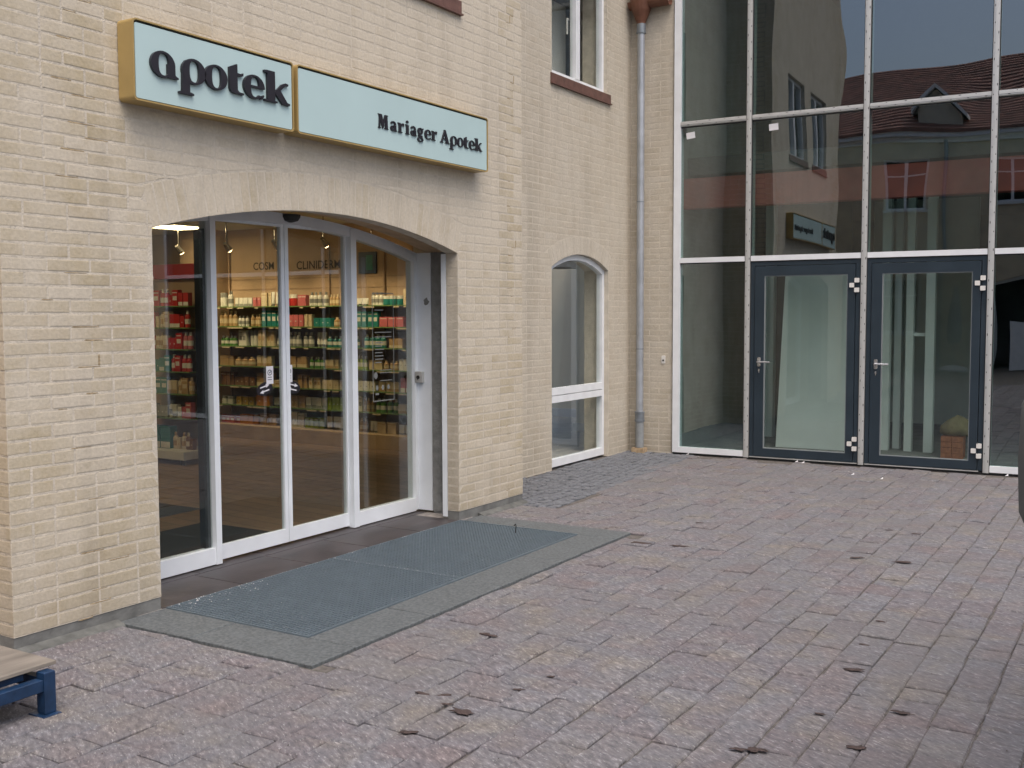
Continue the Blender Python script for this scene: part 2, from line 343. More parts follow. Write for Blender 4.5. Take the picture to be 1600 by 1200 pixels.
# ------------------------------------------------------------------ plan of the place
TH = rad(1.5); XR, YC = -.679, 10.969
def G(q, off, z):                # glass front: q along it, off towards the yard
    return (XR+q*math.cos(TH)+off*math.sin(TH), YC+q*math.sin(TH)-off*math.cos(TH), z)
def Wf(x0): return lambda u, v, d: (x0+d, u, v)           # wall facing +x : u = y, v = z
def Gf(u, v, d): return G(u, d, v)
Y0, Y1 = 3.576, 6.439; ZS = 2.063; YE, YL = 7.393, 2.709; ZB = .077
def arc(u0, u1, zs, rise):
    c = (u0+u1)/2; h = (u1-u0)/2; r = (h*h+rise*rise)/(2*rise); zc = zs+rise-r
    return c, r, zc, math.asin(h/r)
ARC = arc(Y0, Y1, ZS, .19)
def arcz(A, u, dr=0):
    c, r, zc, al = A; return zc+math.sqrt(max(0, (r+dr)**2-(u-c)**2))

# ------------------------------------------------------------------ masonry
def wall_cols(mb, fn, u0, u1, z0, z1, ops, d0, d1):
    """solid wall between u0..u1 with openings (ua, ub, zbot, ztop-function)"""
    cuts = {u0, u1}
    for ua, ub, zb, zt in ops:
        cuts |= {ua, ub}
        n = 20 if zt(ua) != zt((ua+ub)/2) else 1
        cuts |= {ua+(ub-ua)*i/n for i in range(n)}
    cuts = sorted(c for c in cuts if u0-1e-6 <= c <= u1+1e-6)
    for a, b in zip(cuts[:-1], cuts[1:]):
        if b-a < 1e-5: continue
        m = (a+b)/2; oo = sorted([(o[2], o[3]) for o in ops if o[0] < m < o[1]], key=lambda t: t[0])
        lo = (z0, z0)
        for zb, zt in oo:
            if zb-lo[0] > .001: mb.prism([(a, lo[0]), (b, lo[1]), (b, zb), (a, zb)], fn, d0, d1)
            lo = (zt(a), zt(b))
        if z1-lo[0] > .001: mb.prism([(a, lo[0]), (b, lo[1]), (b, z1), (a, z1)], fn, d0, d1)

def lay_bricks(parent, fn, u0, u1, z0, z1, ops, rings, m, seed, rough=None, maxparts=300, depth=.03, proud=.0004, bond=.0, washf=None):
    rr = random.Random(seed); H, J, L = .0667, .013, .24
    out = []
    def emit(pts, d, tint, wash):
        cx = sum(p[0] for p in pts)/len(pts); cz = sum(p[1] for p in pts)/len(pts)
        ins = []
        for u, v in pts:
            du, dv = u-cx, v-cz; k = math.hypot(du, dv) or 1
            ins.append((u-du/k*.006 if abs(du) > .02 else u, v-(.004 if dv > 0 else -.004)))
        mb = MB(); mb.tint = tint; mb.wash = wash; n = len(pts)
        vs = [fn(u, v, -depth) for u, v in pts]+[fn(u, v, d-.0006) for u, v in pts]+[fn(u, v, d) for u, v in ins]
        fs = [tuple(range(2*n, 3*n))]
        for k in range(2):
            for i in range(n): j = (i+1) % n; fs.append((k*n+i, k*n+j, k*n+n+j, k*n+n+i))
        mb.add(vs, fs)
        ps = [pix(fn(u, v, 0)) for u, v in pts]
        area = 0
        if all(ps):
            vis = sum(1 for p in ps if 0 <= p[0] <= 1600 and 0 <= p[1] <= 1200)
            a = 0
            for i in range(n): p, q = ps[i], ps[(i+1) % n]; a += p[0]*q[1]-q[0]*p[1]
            area = abs(a)/2*vis/n
        out.append((area, mb))
    def excl(u):
        r = []
        for ua, ub, zb, zt in ops:
            if ua-1e-6 <= u <= ub+1e-6: r.append((zb, zt(u)))
        for A, t in rings:
            c, rd, zc, al = A; x = abs(u-c)
            if x <= (rd+t)*math.sin(al):
                hi = arcz(A, u, t)+J
                lo = arcz(A, u) if x <= rd*math.sin(al) else zc+x/math.tan(al)
                r.append((lo, hi))
        return r
    nrow = int((z1-z0)/H)
    for k in range(nrow):
        zb = z0+k*H+J/2; zt = zb+H-J
        u = u0-(0.12 if k % 2 else 0)-bond
        while u < u1:
            ln = L if rr.random() > .2 else L/2
            a, b = max(u+J/2, u0+.0), min(u+ln-J/2, u1); u += ln
            if b-a < .03: continue
            a += rr.uniform(-.002, .002) if a > u0+.01 else 0
            cuts = [a, b]
            for ua, ub, ob, zt_ in ops:
                if zt > ob and zb < zt_((ua+ub)/2):
                    for e_ in (ua, ub):
                        if a < e_ < b: cuts.append(e_)
            cuts.sort()
            for p, q in zip(cuts[:-1], cuts[1:]):
                if q-p < .02: continue
                for ua, ub, ob, zt_ in ops:
                    if abs(q-ua) < 1e-6: q += .0015
                    if abs(p-ub) < 1e-6: p -= .0015
                N = 5; us = [p+(q-p)*i/(N-1) for i in range(N)]; lo = []; hi = []; cz = (zb+zt)/2; ok = True
                for uu in us:
                    uu_ = min(max(uu, p+1e-4), q-1e-4); l_, h_ = zb, zt
                    for ea, eb in excl(uu_):
                        if cz > (ea+eb)/2: l_ = max(l_, eb)
                        else: h_ = min(h_, ea)
                    l_ = min(l_, zt); h_ = max(h_, zb)
                    lo.append(l_); hi.append(h_)
                hs_ = [h-l for l, h in zip(lo, hi)]
                if max(hs_) < .012 or sum(hs_)/N < .006: continue
                hi = [max(h, l+.0005) for l, h in zip(lo, hi)]
                flat = max(lo)-min(lo) < 1e-6 and max(hi)-min(hi) < 1e-6
                jz = [rr.uniform(-.0018, .0018) for _ in range(4)]
                if flat: pts = [(p, lo[0]+jz[0]), (q, lo[-1]+jz[1]), (q, hi[-1]+jz[2]), (p, hi[0]+jz[3])]
                else: pts = list(zip(us, lo))+list(zip(us[::-1], hi[::-1]))
                d = proud+rr.uniform(-.0003, .0005); wsh = 0
                rg = rough((p+q)/2, cz) if rough else 0
                if rg: d += rr.uniform(0, .0022)*rg; wsh = max(0, rr.uniform(-.2, .9))*rg
                elif washf: wsh = max(0, min(.9, washf((p+q)/2, cz)+rr.uniform(-.25, .25)))
                elif rr.random() < .08: wsh = rr.uniform(0, .35)
                emit(pts, d, rr.random(), wsh)
    for A, t in rings:
        c, rd, zc, al = A; n = int(rd*2*al/H)
        for i in range(n):
            a0 = -al+2*al*i/n+J/2/rd; a1 = -al+2*al*(i+1)/n-J/2/rd
            P_ = lambda r_, a_: (c+r_*math.sin(a_), zc+r_*math.cos(a_))
            emit([P_(rd-.0015, a0), P_(rd-.0015, a1), P_(rd+t, a1), P_(rd+t, a0)], proud+rr.uniform(-.0003, .0006), rr.random(), rr.uniform(.2, .6))
    out.sort(key=lambda t: -t[0])
    rest = MB()
    for i, (a, mb) in enumerate(out):
        if i < maxparts and a > 20: obj('brick', mb, m, parent, attrs=True)
        else:
            o = len(rest.v); rest.v += mb.v; rest.t += mb.t; rest.w += mb.w; rest.m += mb.m
            rest.f += [tuple(j+o for j in f) for f in mb.f]
    obj('brickwork', rest, m, parent, kind='stuff', attrs=True)

# ================================================================== SETTING : ground
g = MB(); g.box((-90, -90, -.5), (90, 90, -.007))
ground = obj('ground', g, M_SAND, kind='structure')
# yard paving : rows running along y, about 0.17 m wide
def in_pit(x0, x1, y0, y1):
    if x0 < 1.345 and y1 > 3.28 and y0 < 6.70 and not (x1 < .0): return True
    return False
def blocked(x0, x1, y0, y1):
    cx, cy = (x0+x1)/2, (y0+y1)/2
    if x0 < 0.0 and YL-.02 < cy < YE+.02: return True
    if x0 < -.02 and cy >= YE+.0: return True
    if cx < .36 and cy > YE-.1 and cy < 9.6 and cx < .36-(cy-7.4)*.06: return True   # cobbled strip
    if cx < -.0+.0 and cy > 9: return True
    if y1 > G((cx-XR), 0, 0)[1]-.03: return True
    return False
st = []
xr_ = -2.0; row = 0
while xr_ < 8.6:
    w_ = .172+R.uniform(-.006, .006); y_ = -4.0-R.uniform(0, .25); row += 1
    while y_ < 11.4:
        l_ = R.choice((.15, .165, .18, .2, .22, .25, .29)); x0, x1, y0, y1 = xr_, xr_+w_, y_, y_+l_; y_ += l_
        J = R.uniform(.002, .0055); x0 += R.uniform(-.003, .003); x1 += R.uniform(-.003, .003)
        if in_pit(x0, x1, y0, y1):
            if y0 < 3.28-.02 and y1 > 3.28: y1 = 3.28
            elif y1 > 6.70+.02 and y0 < 6.70: y0 = 6.70
            elif x1 > 1.345+.015 and x0 < 1.345: x0 = 1.345
            else: continue
        if blocked(x0, x1, y0, y1): continue
        mb = MB(); mb.tint = R.random(); h0 = R.uniform(-.0035, .0035); sx, sy = R.uniform(-.012, .012), R.uniform(-.012, .012)
        xs = [x0+J, (x0+x1)/2, x1-J]; ys = [y0+J, (y0+y1)/2, y1-J]
        vs = []
        for j, yy in enumerate(ys):
            for i, xx in enumerate(xs):
                ed = (i != 1) or (j != 1)
                ju = R.uniform(-.0035, .0035) if ed else R.uniform(-.01, .01); jv = R.uniform(-.0035, .0035)
                ix = (.004 if i == 0 else -.004 if i == 2 else 0); iy = (.004 if j == 0 else -.004 if j == 2 else 0)
                vs.append((xx+ju+ix, yy+jv+iy, .006+h0*1.3+sx*(i-1)*.5*.17+sy*(j-1)*.5*.2+R.uniform(-.0025, .0025)-(.002 if ed else 0)))
        ringi = [0, 1, 2, 5, 8, 7, 6, 3]
        for i in ringi:
            x_, y__, z_ = vs[i]; ex = (-.005 if i % 3 == 0 else .005 if i % 3 == 2 else 0); ey = (-.005 if i < 3 else .005 if i > 5 else 0)
            vs.append((x_+ex, y__+ey, z_-.006))
        for k in range(8): vs.append((vs[9+k][0], vs[9+k][1], -.02))
        fs = [(0,1,4,3),(1,2,5,4),(3,4,7,6),(4,5,8,7)]
        for k in range(8):
            a, b = ringi[k], ringi[(k+1) % 8]; c, d = 9+k, 9+(k+1) % 8
            fs += [(a, c, d, b), (c, c+8, d+8, d)]
        mb.add(vs, fs)
        ps = [pix((xx, yy, 0)) for xx, yy in ((x0, y0), (x1, y0), (x1, y1), (x0, y1))]; ar = 0
        if all(ps):
            vis = sum(1 for p in ps if 0 <= p[0] <= 1600 and 0 <= p[1] <= 1200)
            ar = abs(sum(ps[i][0]*ps[(i+1) % 4][1]-ps[(i+1) % 4][0]*ps[i][1] for i in range(4)))/2*vis/4
        st.append((ar, mb))
    xr_ += w_
st.sort(key=lambda t: -t[0]); rest = MB()
for i, (a, mb) in enumerate(st):
    if i < 300: obj('paving_stone', mb, M_SETT, ground, attrs=True)
    else:
        o = len(rest.v); rest.v += mb.v; rest.t += mb.t; rest.w += mb.w; rest.m += mb.m; rest.f += [tuple(j+o for j in f) for f in mb.f]
obj('paving_stones', rest, M_SETT, ground, kind='stuff', attrs=True)
# small grey cobbles along the recessed wall
cb = MB()
yy = YE-.12
while yy < 10.9:
    xx = .36-max(0, yy-7.4)*.06; 
    while xx > XR-.0 and not (yy < YE+.02 and xx < .02):
        s_ = .085; h_ = R.uniform(-.004, .006); x1 = xx-s_
        if x1 > XR-.05:
            c4 = [(x1+.008, yy+.008), (xx-.008, yy+.008), (xx-.008, yy+s_-.008), (x1+.008, yy+s_-.008)]
            c4 = [(a+R.uniform(-.006, .006), b+R.uniform(-.006, .006)) for a, b in c4]
            mx_, my_ = (x1+xx)/2, yy+s_/2
            vs = [(a, b, -.02) for a, b in c4]+[(a, b, .001+h_) for a, b in c4]+[(mx_+(a-mx_)*.7, my_+(b-my_)*.7, .009+h_) for a, b in c4]
            cb.add(vs, [(8,9,10,11)]+[(k*4+i, k*4+(i+1) % 4, k*4+4+(i+1) % 4, k*4+4+i) for k in range(2) for i in range(4)])
        xx -= s_
    yy += .087
obj('cobble_strip', cb, M_COBBLE, ground, kind='stuff')
# mortar haunch at the foot of the shop wall
hb = MB()
for a, b in ((YL-.05, 3.29), (6.70, YE+.01)):
    hb.prism([(.0, .028), (.055, .012), (.075, -.01), (0, -.01)], lambda u, v, d: (u, d, v), a, b)
obj('mortar_fillet', hb, mat('dark_mortar', (.115, .12, .115), .9, var=.35, scale=14, bump=.4), ground)
# granite surround
def slab(x0, y0, x1, y1, rot=0):
    b = MB(); b.bbox((x0+.003, y0+.003, -.03), (x1-.003, y1-.003, .012+R.uniform(-.001, .001)), .003); obj('granite_slab', b, M_GRANITE, ground)
slab(.0, 3.29, .53, 3.60); slab(.53, 3.29, 1.335, 3.60)
for a, b in ((3.60, 4.22), (4.22, 4.93), (4.93, 5.65), (5.65, 6.44)): slab(1.032, a, 1.335, b)
slab(.55, 6.44, 1.335, 6.70); slab(.02, 6.44, .55, 6.70)
pitb = MB(); pitb.box((-.02, 3.58, -.3), (1.06, 6.46, -.06)); obj('pit_floor', pitb, M_PIT, ground)
# slate tiles in the doorway
for ya, yb in ((3.58, 4.18), (4.18, 4.78), (4.78, 5.35), (5.35, 5.94), (5.94, 6.437)):
    b = MB(); b.bbox((-.42, ya+.004, -.03), (-.002, yb-.004, .014), .002); obj('slate_tile', b, M_SLATE, ground)
for ya, yb in ((3.44, 4.24), (4.24, 4.83), (4.83, 5.42), (5.42, 6.0), (6.0, 6.6)):
    b = MB(); b.bbox((-.72, ya+.004, -.03), (-.427, yb-.004, .014), .002); obj('slate_tile', b, M_SLATE, ground)
b = MB(); b.box((-.74, 3.42, -.05), (0, 6.62, .0105)); obj('tile_grout', b, mat('pale_grout', (.3, .28, .27), .9, var=.3, scale=20), ground)

# ================================================================== gratings
def grating(y0, y1, label):
    t = thing('door_grating', label, 'grating', ((.0+1.03)/2, (y0+y1)/2, .0), 'gratings in front of the shop door')
    f = MB()
    x0, x1 = .003, 1.028; z0, z1 = -.022, .013
    f.box((x0, y0, z0), (x0+.006, y1, z1+.003)); f.box((x1-.006, y0, z0), (x1, y1, z1+.003)); f.box((x0+.0061, y0, z0), (x1-.0061, y0+.006, z1+.003)); f.box((x0+.0061, y1-.006, z0), (x1-.0061, y1, z1+.003))
    obj('frame', f, M_GALV, t)
    b = MB(); n = int((y1-y0)/.033)
    for i in range(1, n): yy = y0+(y1-y0)*i/n; b.box((x0+.007, yy-.002, z0+.003), (x1-.007, yy+.002, z1))
    n = int((x1-x0)/.024)
    for i in range(1, n): xx = x0+(x1-x0)*i/n; b.box((xx-.002, y0+.007, z0+.002), (xx+.002, y1-.007, z1-.0015))
    obj('bars', b, M_GALV, t, kind='stuff')
    return t
grating(3.604, 4.952, 'steel door grating nearer the blue trolley, in front of the left door leaf')
gr2 = grating(4.958, 6.436, 'steel door grating farther from the camera, below the right fixed pane')
b = MB(); b.path([(.62, 6.25, .014), (.625, 6.25, .06), (.615, 6.262, .075), (.60, 6.262, .062)], .004); tag(obj('lifting_hook', b, M_GASKET, loc=(.62, 6.25, .014)), 'small black lifting hook sticking up from the far grating', 'hook')

# ================================================================== PHARMACY BUILDING
shop = thing('shop_building', 'two storey buff brick pharmacy building with wide arched sliding door opening', 'building', (-.2, 5, 0))
fW = Wf(0)
WIN = [(3.85, 4.95, 3.95, 5.2), (5.36, 6.42, 3.95, 5.2)]
ops = [(Y0, Y1, 0, lambda u: arcz(ARC, u))]+[(a, b, c, (lambda d: (lambda u: d))(d)) for a, b, c, d in WIN]
ZTOP = 8.2
mb = MB(); wall_cols(mb, fW, YL+.003, YE-.003, ZB+.002, ZTOP, ops, -.108, -.0006); obj('wall', mb, M_MORTAR, shop)
# the inner leaf with a wider opening
IA = arc(3.42, 6.60, 2.10, .21)
ops2 = [(3.42, 6.60, 0, lambda u: arcz(IA, u))]+[(a, b, c, (lambda d: (lambda u: d))(d)) for a, b, c, d in WIN]
mb = MB(); wall_cols(mb, fW, YL+.003, YE-.003, 0, ZTOP, ops2, -.36, -.111); obj('inner_leaf', mb, M_CEM, shop)
for a, b in ((YL, Y0), (Y1, YE)):
    mb = MB(); mb.box((-.11, a+.002, -.05), (-.004, b-.002, ZB)); obj('plinth', mb, M_CONC, shop)
def wash1(u, z):                 # lime wash left on the brickwork: thick above the arch, thin low on the left pier
    f = lambda a, b, t: max(0, min(1, (t-a)/(b-a)))
    return .62*f(1.7, 2.4, z)*f(3.2, 3.7, u)+.22*f(5.5, 6.4, u)+.05
def rough1(u, z):
    s = 0
    c = 3.12+.06*math.sin(z*3.1)
    s = max(s, 1-abs(u-c)/.22)
    s = max(s, .8-abs(u-7.2)/.12)
    return max(0, s)
lay_bricks(shop, fW, YL, YE, ZB, ZTOP-.1, ops, [(ARC, .225)], M_BRICK, 3, rough1, washf=wash1)
# raked ochre joints where the brickwork was toothed together
mb = MB()
for k in range(0, 94):
    z = ZB+.0667*k
    for c, wd, pr in ((3.13+.06*math.sin(z*3.1), .26, .62), (7.2, .12, .4)):
        if R.random() > pr*.75: continue
        a = c+R.uniform(-wd*.7, wd*.3); e = a+R.uniform(.03, wd*.7); hh = R.uniform(.002, .005)
        mb.prism([(a, z-hh*.3), (a+.02, z-hh), (min(e, YE-.01), z-hh*.6), (min(e, YE-.01), z+hh*.4), (a+.01, z+hh)], lambda u, v, d: (d, u, v), -.004, .0004)
        if R.random() < .5: mb.box((-.004, e-.012, z+.005), (.0004, e, z+.06))
obj('raked_joint', mb, M_OCHRE, shop, kind='stuff')
# end faces (brick return of the far corner) and the sides
def retface(parent, fn, u0, u1, z0, z1, m, seed): lay_bricks(parent, fn, u0, u1, z0, z1, [], [], m, seed, maxparts=0)
retface(shop, lambda u, v, d: (-u, YE+d-.002, v), .0, .68, ZB, ZTOP, M_BRICK, 5)
retface(shop, lambda u, v, d: (-u, YL-d+.002, v), .0, 1.6, ZB, ZTOP, M_BRICK, 6)
mb = MB()
mb.box((-.105, YL+.004, ZB+.001), (-1.6, YL+.3, ZTOP)); mb.box((-.365, YE-.25, 0), (-.70, YE-.004, ZTOP))
obj('side_wall', mb, M_MORTAR, shop)
# brick jamb bricks of the right reveal
lay_bricks(shop, lambda u, v, d: (-u, Y1-d-.0, v), .0, .106, ZB, 2.06, [], [], M_BRICK2, 8, maxparts=0, depth=.005)
# reveal behind the outer leaf : white strip, rough cement, plywood soffit
mb = MB(); mb.box((-.155, 6.437, .03), (-.112, 6.46, 2.06)); obj('reveal_strip', mb, M_WHITE, shop)
mb = MB(); mb.box((-.36, 6.591, .03), (-.26, 6.5995, 2.09)); obj('reveal_mortar', mb, M_CEM, shop)
mb = MB()
def arcpts(A, dr, u0, u1, n=24): return [(u0+(u1-u0)*i/n, arcz(A, u0+(u1-u0)*i/n, dr)) for i in range(n+1)]
mb.ring(arcpts(IA, -.004, 3.43, 6.585), arcpts(IA, -.018, 3.43, 6.585), fW, -.40, -.15, closed=False); obj('plywood_soffit', mb, M_WOOD, shop)
# roof
mb = MB()
mb.prism([(.25, ZTOP-.05), (.25, ZTOP+.05), (-4, ZTOP+3.6), (-8.3, ZTOP+.05), (-8.3, ZTOP-.05)], lambda u, v, d: (u, d, v), YL-.1, 10.2)
obj('roof', mb, M_TILE, shop)
# first floor windows of the shop building
def casement(parent, fn, u0, u1, z0, z1, dep, m, sill=None, handle=False, rev=.0):
    """window: frame mesh (part) with panes, handle and sill as sub-parts; dep = how far the frame sits behind the face"""
    fr = MB(); t = .045; uc = (u0+u1)/2
    B = lambda a, b, c, d, e, f: fr.prism([(a, c), (b, c), (b, d), (a, d)], fn, e, f)
    B(u0, u1, z0, z0+t, -dep-.07, -dep); B(u0, u1, z1-t, z1, -dep-.07, -dep); B(u0, u0+t, z0+t, z1-t, -dep-.07, -dep); B(u1-t, u1, z0+t, z1-t, -dep-.07, -dep)
    B(uc-.045, uc-.004, z0+t, z1-t, -dep-.06, -dep+.008); B(uc+.004, uc+.045, z0+t, z1-t, -dep-.06, -dep+.008); B(uc-.004, uc+.004, z0+t, z1-t, -dep-.06, -dep-.004)
    f = obj('window', fr, m, parent)
    for a, b in ((u0+t, uc-.045), (uc+.045, u1-t)):
        p = MB(); p.prism([(a, z0+t), (b, z0+t), (b, z1-t), (a, z1-t)], fn, -dep-.04, -dep-.03); obj('pane', p, M_GLASSW, f)
    if handle:
        h = MB(); hz = z0+.55*(z1-z0); h.prism([(uc-.07, hz-.15), (uc-.055, hz-.15), (uc-.055, hz), (uc-.02, hz), (uc-.02, hz+.015), (uc-.07, hz+.015)], fn, -dep-.095, -dep-.08)
        obj('handle', h, M_HINGE, f)
    if sill:
        s = MB(); s.prism([(u0-.03, z0-sill), (u1+.08, z0-sill), (u1+.08, z0-.004), (u0-.03, z0-.004)], fn, -dep-.02, .012)
        s.prism([(u0-.03, z0-sill), (u1+.08, z0-sill), (u1+.08, z0-sill-.012), (u0-.03, z0-sill-.012)], fn, -.0, .03)
        obj('sill', s, M_RUST, f)
    return f
for a, b, c, d in WIN: casement(shop, fW, a, b, c, d, .06, M_WHITEW, sill=.1)
mb = MB()
for a, b, c, d in WIN: mb.box((-1.9, a-.2, c-.2), (-1.88, b+.2, d+.2)); mb.box((-1.88, a-.2, c-.22), (-.37, b+.2, c-.2)); mb.box((-1.88, a-.2, d+.2), (-.37, b+.2, d+.22)); mb.box((-1.88, a-.22, c-.2), (-.37, a-.2, d+.2)); mb.box((-1.88, b+.2, c-.2), (-.37, b+.22, d+.2))
obj('upper_room', mb, M_GREYW, shop)

# ---- sliding door front (part of the shop) ----
XD = -.518
fD = Wf(XD)
door = MB()
FA = arc(3.43, 6.60, 2.085, .205)
# outer arched frame, jambs and header
IN = -.075
ua, ub = 3.47, 6.55
door.ring(arcpts(FA, -.004, 3.435, 6.598, 30), arcpts(FA, IN, 3.435, 6.598, 30), fD, -.06, .02, closed=False)
door.prism([(6.55, .03), (6.598, .03), (6.598, 2.02), (6.55, 2.06)], fD, -.06, .024)
door.prism([(3.435, .03), (3.47, .03), (3.47, 2.06), (3.435, 2.02)], fD, -.06, .024)
# box header above the leaves
top = 2.225
pts = [(4.425, top)]+[(5.835, top)]+[(5.835-(5.835-4.425)*i/12, arcz(FA, 5.835-(5.835-4.425)*i/12, IN+.002)) for i in range(13)]
door.prism(pts, fD, -.05, .012)
# posts
for a, b in ((4.43, 4.475), (5.775, 5.835)): door.prism([(a, .02), (b, .02), (b, top-.001), (a, top-.001)], fD, -.07, .03)
for a, b in ((4.43, 4.475), (5.775, 5.835)):
    c = (a+b)/2; door.prism([(a+.001, top), (b-.001, top), (b-.001, arcz(FA, b, IN)), (a+.001, arcz(FA, a, IN))], fD, -.05, .02)
# bottom rails of the fixed panes
for a, b in ((3.47, 4.43), (5.835, 6.55)): door.prism([(a, .022), (b, .022), (b, .125), (a, .125)], fD, -.05, .022)
sd_ = obj('sliding_door', door, M_WHITE, shop, label='white arched automatic glass door front')
for a, b in ((3.47, 4.43), (5.835, 6.55)):
    p = MB(); pp = [(a, .125), (b, .125)]+[(b+(a-b)*i/10, arcz(FA, b+(a-b)*i/10, IN)+.004) for i in range(11)]
    p.prism(pp, fD, -.018, -.008); obj('pane', p, M_GLASS, sd_)
# leaves
for a, b, s in ((4.478, 5.128, 0), (5.134, 5.772, 0)):
    f = MB(); off = -.05
    wl, wr = (.012, .03) if a < 5 else (.035, .012)
    f.prism([(a, .032), (b, .032), (b, .125), (a, .125)], fD, off, off+.035)
    f.prism([(a, .125), (a+wl, .125), (a+wl, top-.012), (a, top-.012)], fD, off, off+.035)
    f.prism([(b-wr, .125), (b, .125), (b, top-.012), (b-wr, top-.012)], fD, off, off+.035)
    f.prism([(a+wl, top-.03), (b-wr, top-.03), (b-wr, top-.012), (a+wl, top-.012)], fD, off, off+.034)
    obj('door_leaf', f, M_WHITE, sd_)
    p = MB(); p.prism([(a+wl, .125), (b-wr, .125), (b-wr, top-.03), (a+wl, top-.03)], fD, off+.012, off+.02); obj('pane', p, M_GLASS, sd_)
# dark inner stiles beside the left post, sensor, key switch, hole in the lining
p = MB(); p.prism([(4.385, .126), (4.429, .126), (4.429, 2.14), (4.385, 2.12)], fD, -.07, -.02); obj('inner_stile', p, M_GASKET, sd_)
p = MB()
p.lathe((XD+.03, 5.15, top+.005), [(.012, -.004), (.05, .006), (.066, .03), (.068, .048)], 14); obj('sensor', p, M_GASKET, sd_)
mb = MB(); mb.box((-.52, 6.5975, .03), (-.362, 6.586, 2.085)); lining = obj('reveal_lining', mb, M_WHITE, shop)
mb = MB(); mb.bbox((-.5, 6.55, 1.055), (-.43, 6.586, 1.145), .004); k = obj('key_switch', mb, M_ALU, shop)
mb = MB(); mb.tube((-.465, 6.55, 1.10), (-.465, 6.543, 1.10), .015, n=10); mb.box((-.468, 6.541, 1.08), (-.462, 6.5428, 1.094)); obj('key_slot', mb, M_DARKHOLE, k)
mb = MB(); pts = [(.022*R.uniform(.6, 1.2)*math.cos(t)*1.2-.405, 1.70+.034*R.uniform(.6, 1.1)*math.sin(t)) for t in [i*.628 for i in range(10)]]
mb.prism(pts, lambda u, v, d: (u, 6.5858-d, v), 0, .002); obj('mortar_patch', mb, M_CEM, lining)
# stickers on the leaves
fS = Wf(XD-.05+.0205)
M_INK = mat('grey_ink', (.12, .14, .18), .8)
for u in (4.985, 5.105+.065):
    mb = MB(); mb.prism([(u-.033, 1.135), (u+.033, 1.135), (u+.033, 1.255), (u-.033, 1.255)], fS, 0, .0012)
    mb.ring([(u+.022*math.cos(t), 1.212+.02*math.sin(t)) for t in [i*.52 for i in range(12)]], [(u+.016*math.cos(t), 1.212+.014*math.sin(t)) for t in [i*.52 for i in range(12)]], fS, .0012, .0018, 1)
    mb.prism([(u-.004, 1.205), (u+.012, 1.215), (u+.010, 1.222), (u-.008, 1.214)], fS, .0012, .0018, 1)
    for zz in (1.178, 1.162): mb.prism([(u-.02, zz), (u+.018, zz), (u+.018, zz+.005), (u-.02, zz+.005)], fS, .0012, .0018, 1)
    obj('notice', mb, [M_PAPER, M_INK], sd_)
def arrows(uc, zc, tilt):
    mb = MB(); c, s = math.cos(tilt), math.sin(tilt)
    rot = lambda pts, dx=0, dz=0: [(uc+(x+dx)*c-(z+dz)*s, zc+(x+dx)*s+(z+dz)*c) for x, z in pts]
    mb.prism(rot([(.075*math.cos(i*.314), .044*math.sin(i*.314)) for i in range(20)]), fS, 0, .001)
    ar = [(-.05, -.008), (.02, -.008), (.02, -.026), (.062, .004), (.02, .034), (.02, .012), (-.05, .012)]
    mb.prism(rot([(x*.8, z*.45+.015) for x, z in ar]), fS, .001, .002, 1)
    mb.prism(rot([(-x*.8, -z*.45-.015) for x, z in ar]), fS, .001, .002, 1)
    obj('arrow_sticker', mb, [M_BLACK, M_PAPER], sd_)
arrows(4.935, 1.105, .22); arrows(5.205, 1.10, -.22)
# opening hours frame printed on the right pane (line marks and small icons)
M_PRINT = mat('white_print', (.2, .21, .2), .7)
fP = Wf(XD-.0075)
mb = MB(); u0, u1, z0, z1 = 6.055, 6.318, .935, 1.765
L_ = lambda a, b, c, d: mb.prism([(a, c), (b, c), (b, d), (a, d)], fP, 0, .001)
L_(u0, u1, z0, z0+.008); L_(u0, u1, z1-.008, z1); L_(u0, u0+.006, z0+.009, z1-.009); L_(u1-.006, u1, z0+.009, z1-.009)
rr = random.Random(4)
for zz, ln in ((1.63, .1), (1.46, .2), (1.425, .2), (1.38, .1), (1.355, .085), (1.33, .11), (1.305, .09), (1.28, .1), (1.255, .1), (1.23, .08)):
    L_(u0+.03, u0+.03+ln, zz, zz+.008)
for zz in (1.17, 1.15, 1.09): L_(u0+.09, u1-.03, zz, zz+.006)
mb.prism([(u0+.035+.022*math.cos(i*.52), 1.135+.026*math.sin(i*.52)) for i in range(12)], fP, 0, .001)
for k in range(3): mb.prism([(u0+.05+k*.07+.016*math.cos(i*.8), 1.04+.02*math.sin(i*.8)) for i in range(8)], fP, 0, .001)
L_(u0+.03, u0+.07, .985, 1.0)
obj('opening_hours', mb, M_PRINT, sd_)

# ---- shop interior (rooms are part of the building) ----
mb = MB(); mb.box((-8.2, .5, -.05), (-2.31, 10.0, .012)); mb.box((-2.31, .5, -.05), (-.73, 9.02, .012)); obj('shop_floor', mb, M_WOODF, shop)
mb = MB()
mb.box((-8.2, 9.95, 0), (-2.305, 10.05, 2.8)); mb.box((-8.3, .5, 0), (-8.2, 10.05, 2.8)); mb.box((-8.2, .4, 0), (-.75, .5, 2.8))
mb.box((-2.36, 9.02, 0), (-2.3, 9.95, 2.8)); mb.box((-6.6, 9.55, 0), (-6.12, 9.949, 2.75))
mb.box((-2.3, 8.99, 0), (-.70, 9.018, 2.8)); obj('shop_wall', mb, M_SHOPW, shop)
mb = MB(); mb.box((-8.3, .4, 2.72), (-.99, 10.05, 2.8)); mb.box((-.99, .4, 2.72), (-.365, 7.3, 2.8)); obj('shop_ceiling', mb, M_SHOPC, shop)
mb = MB(); mb.box((-.72, .5, 2.3), (-.37, 3.3, 2.7)); mb.box((-.72, .5, 0), (-.37, 2.6, 2.3)); obj('front_lining', mb, M_SHOPW, shop)

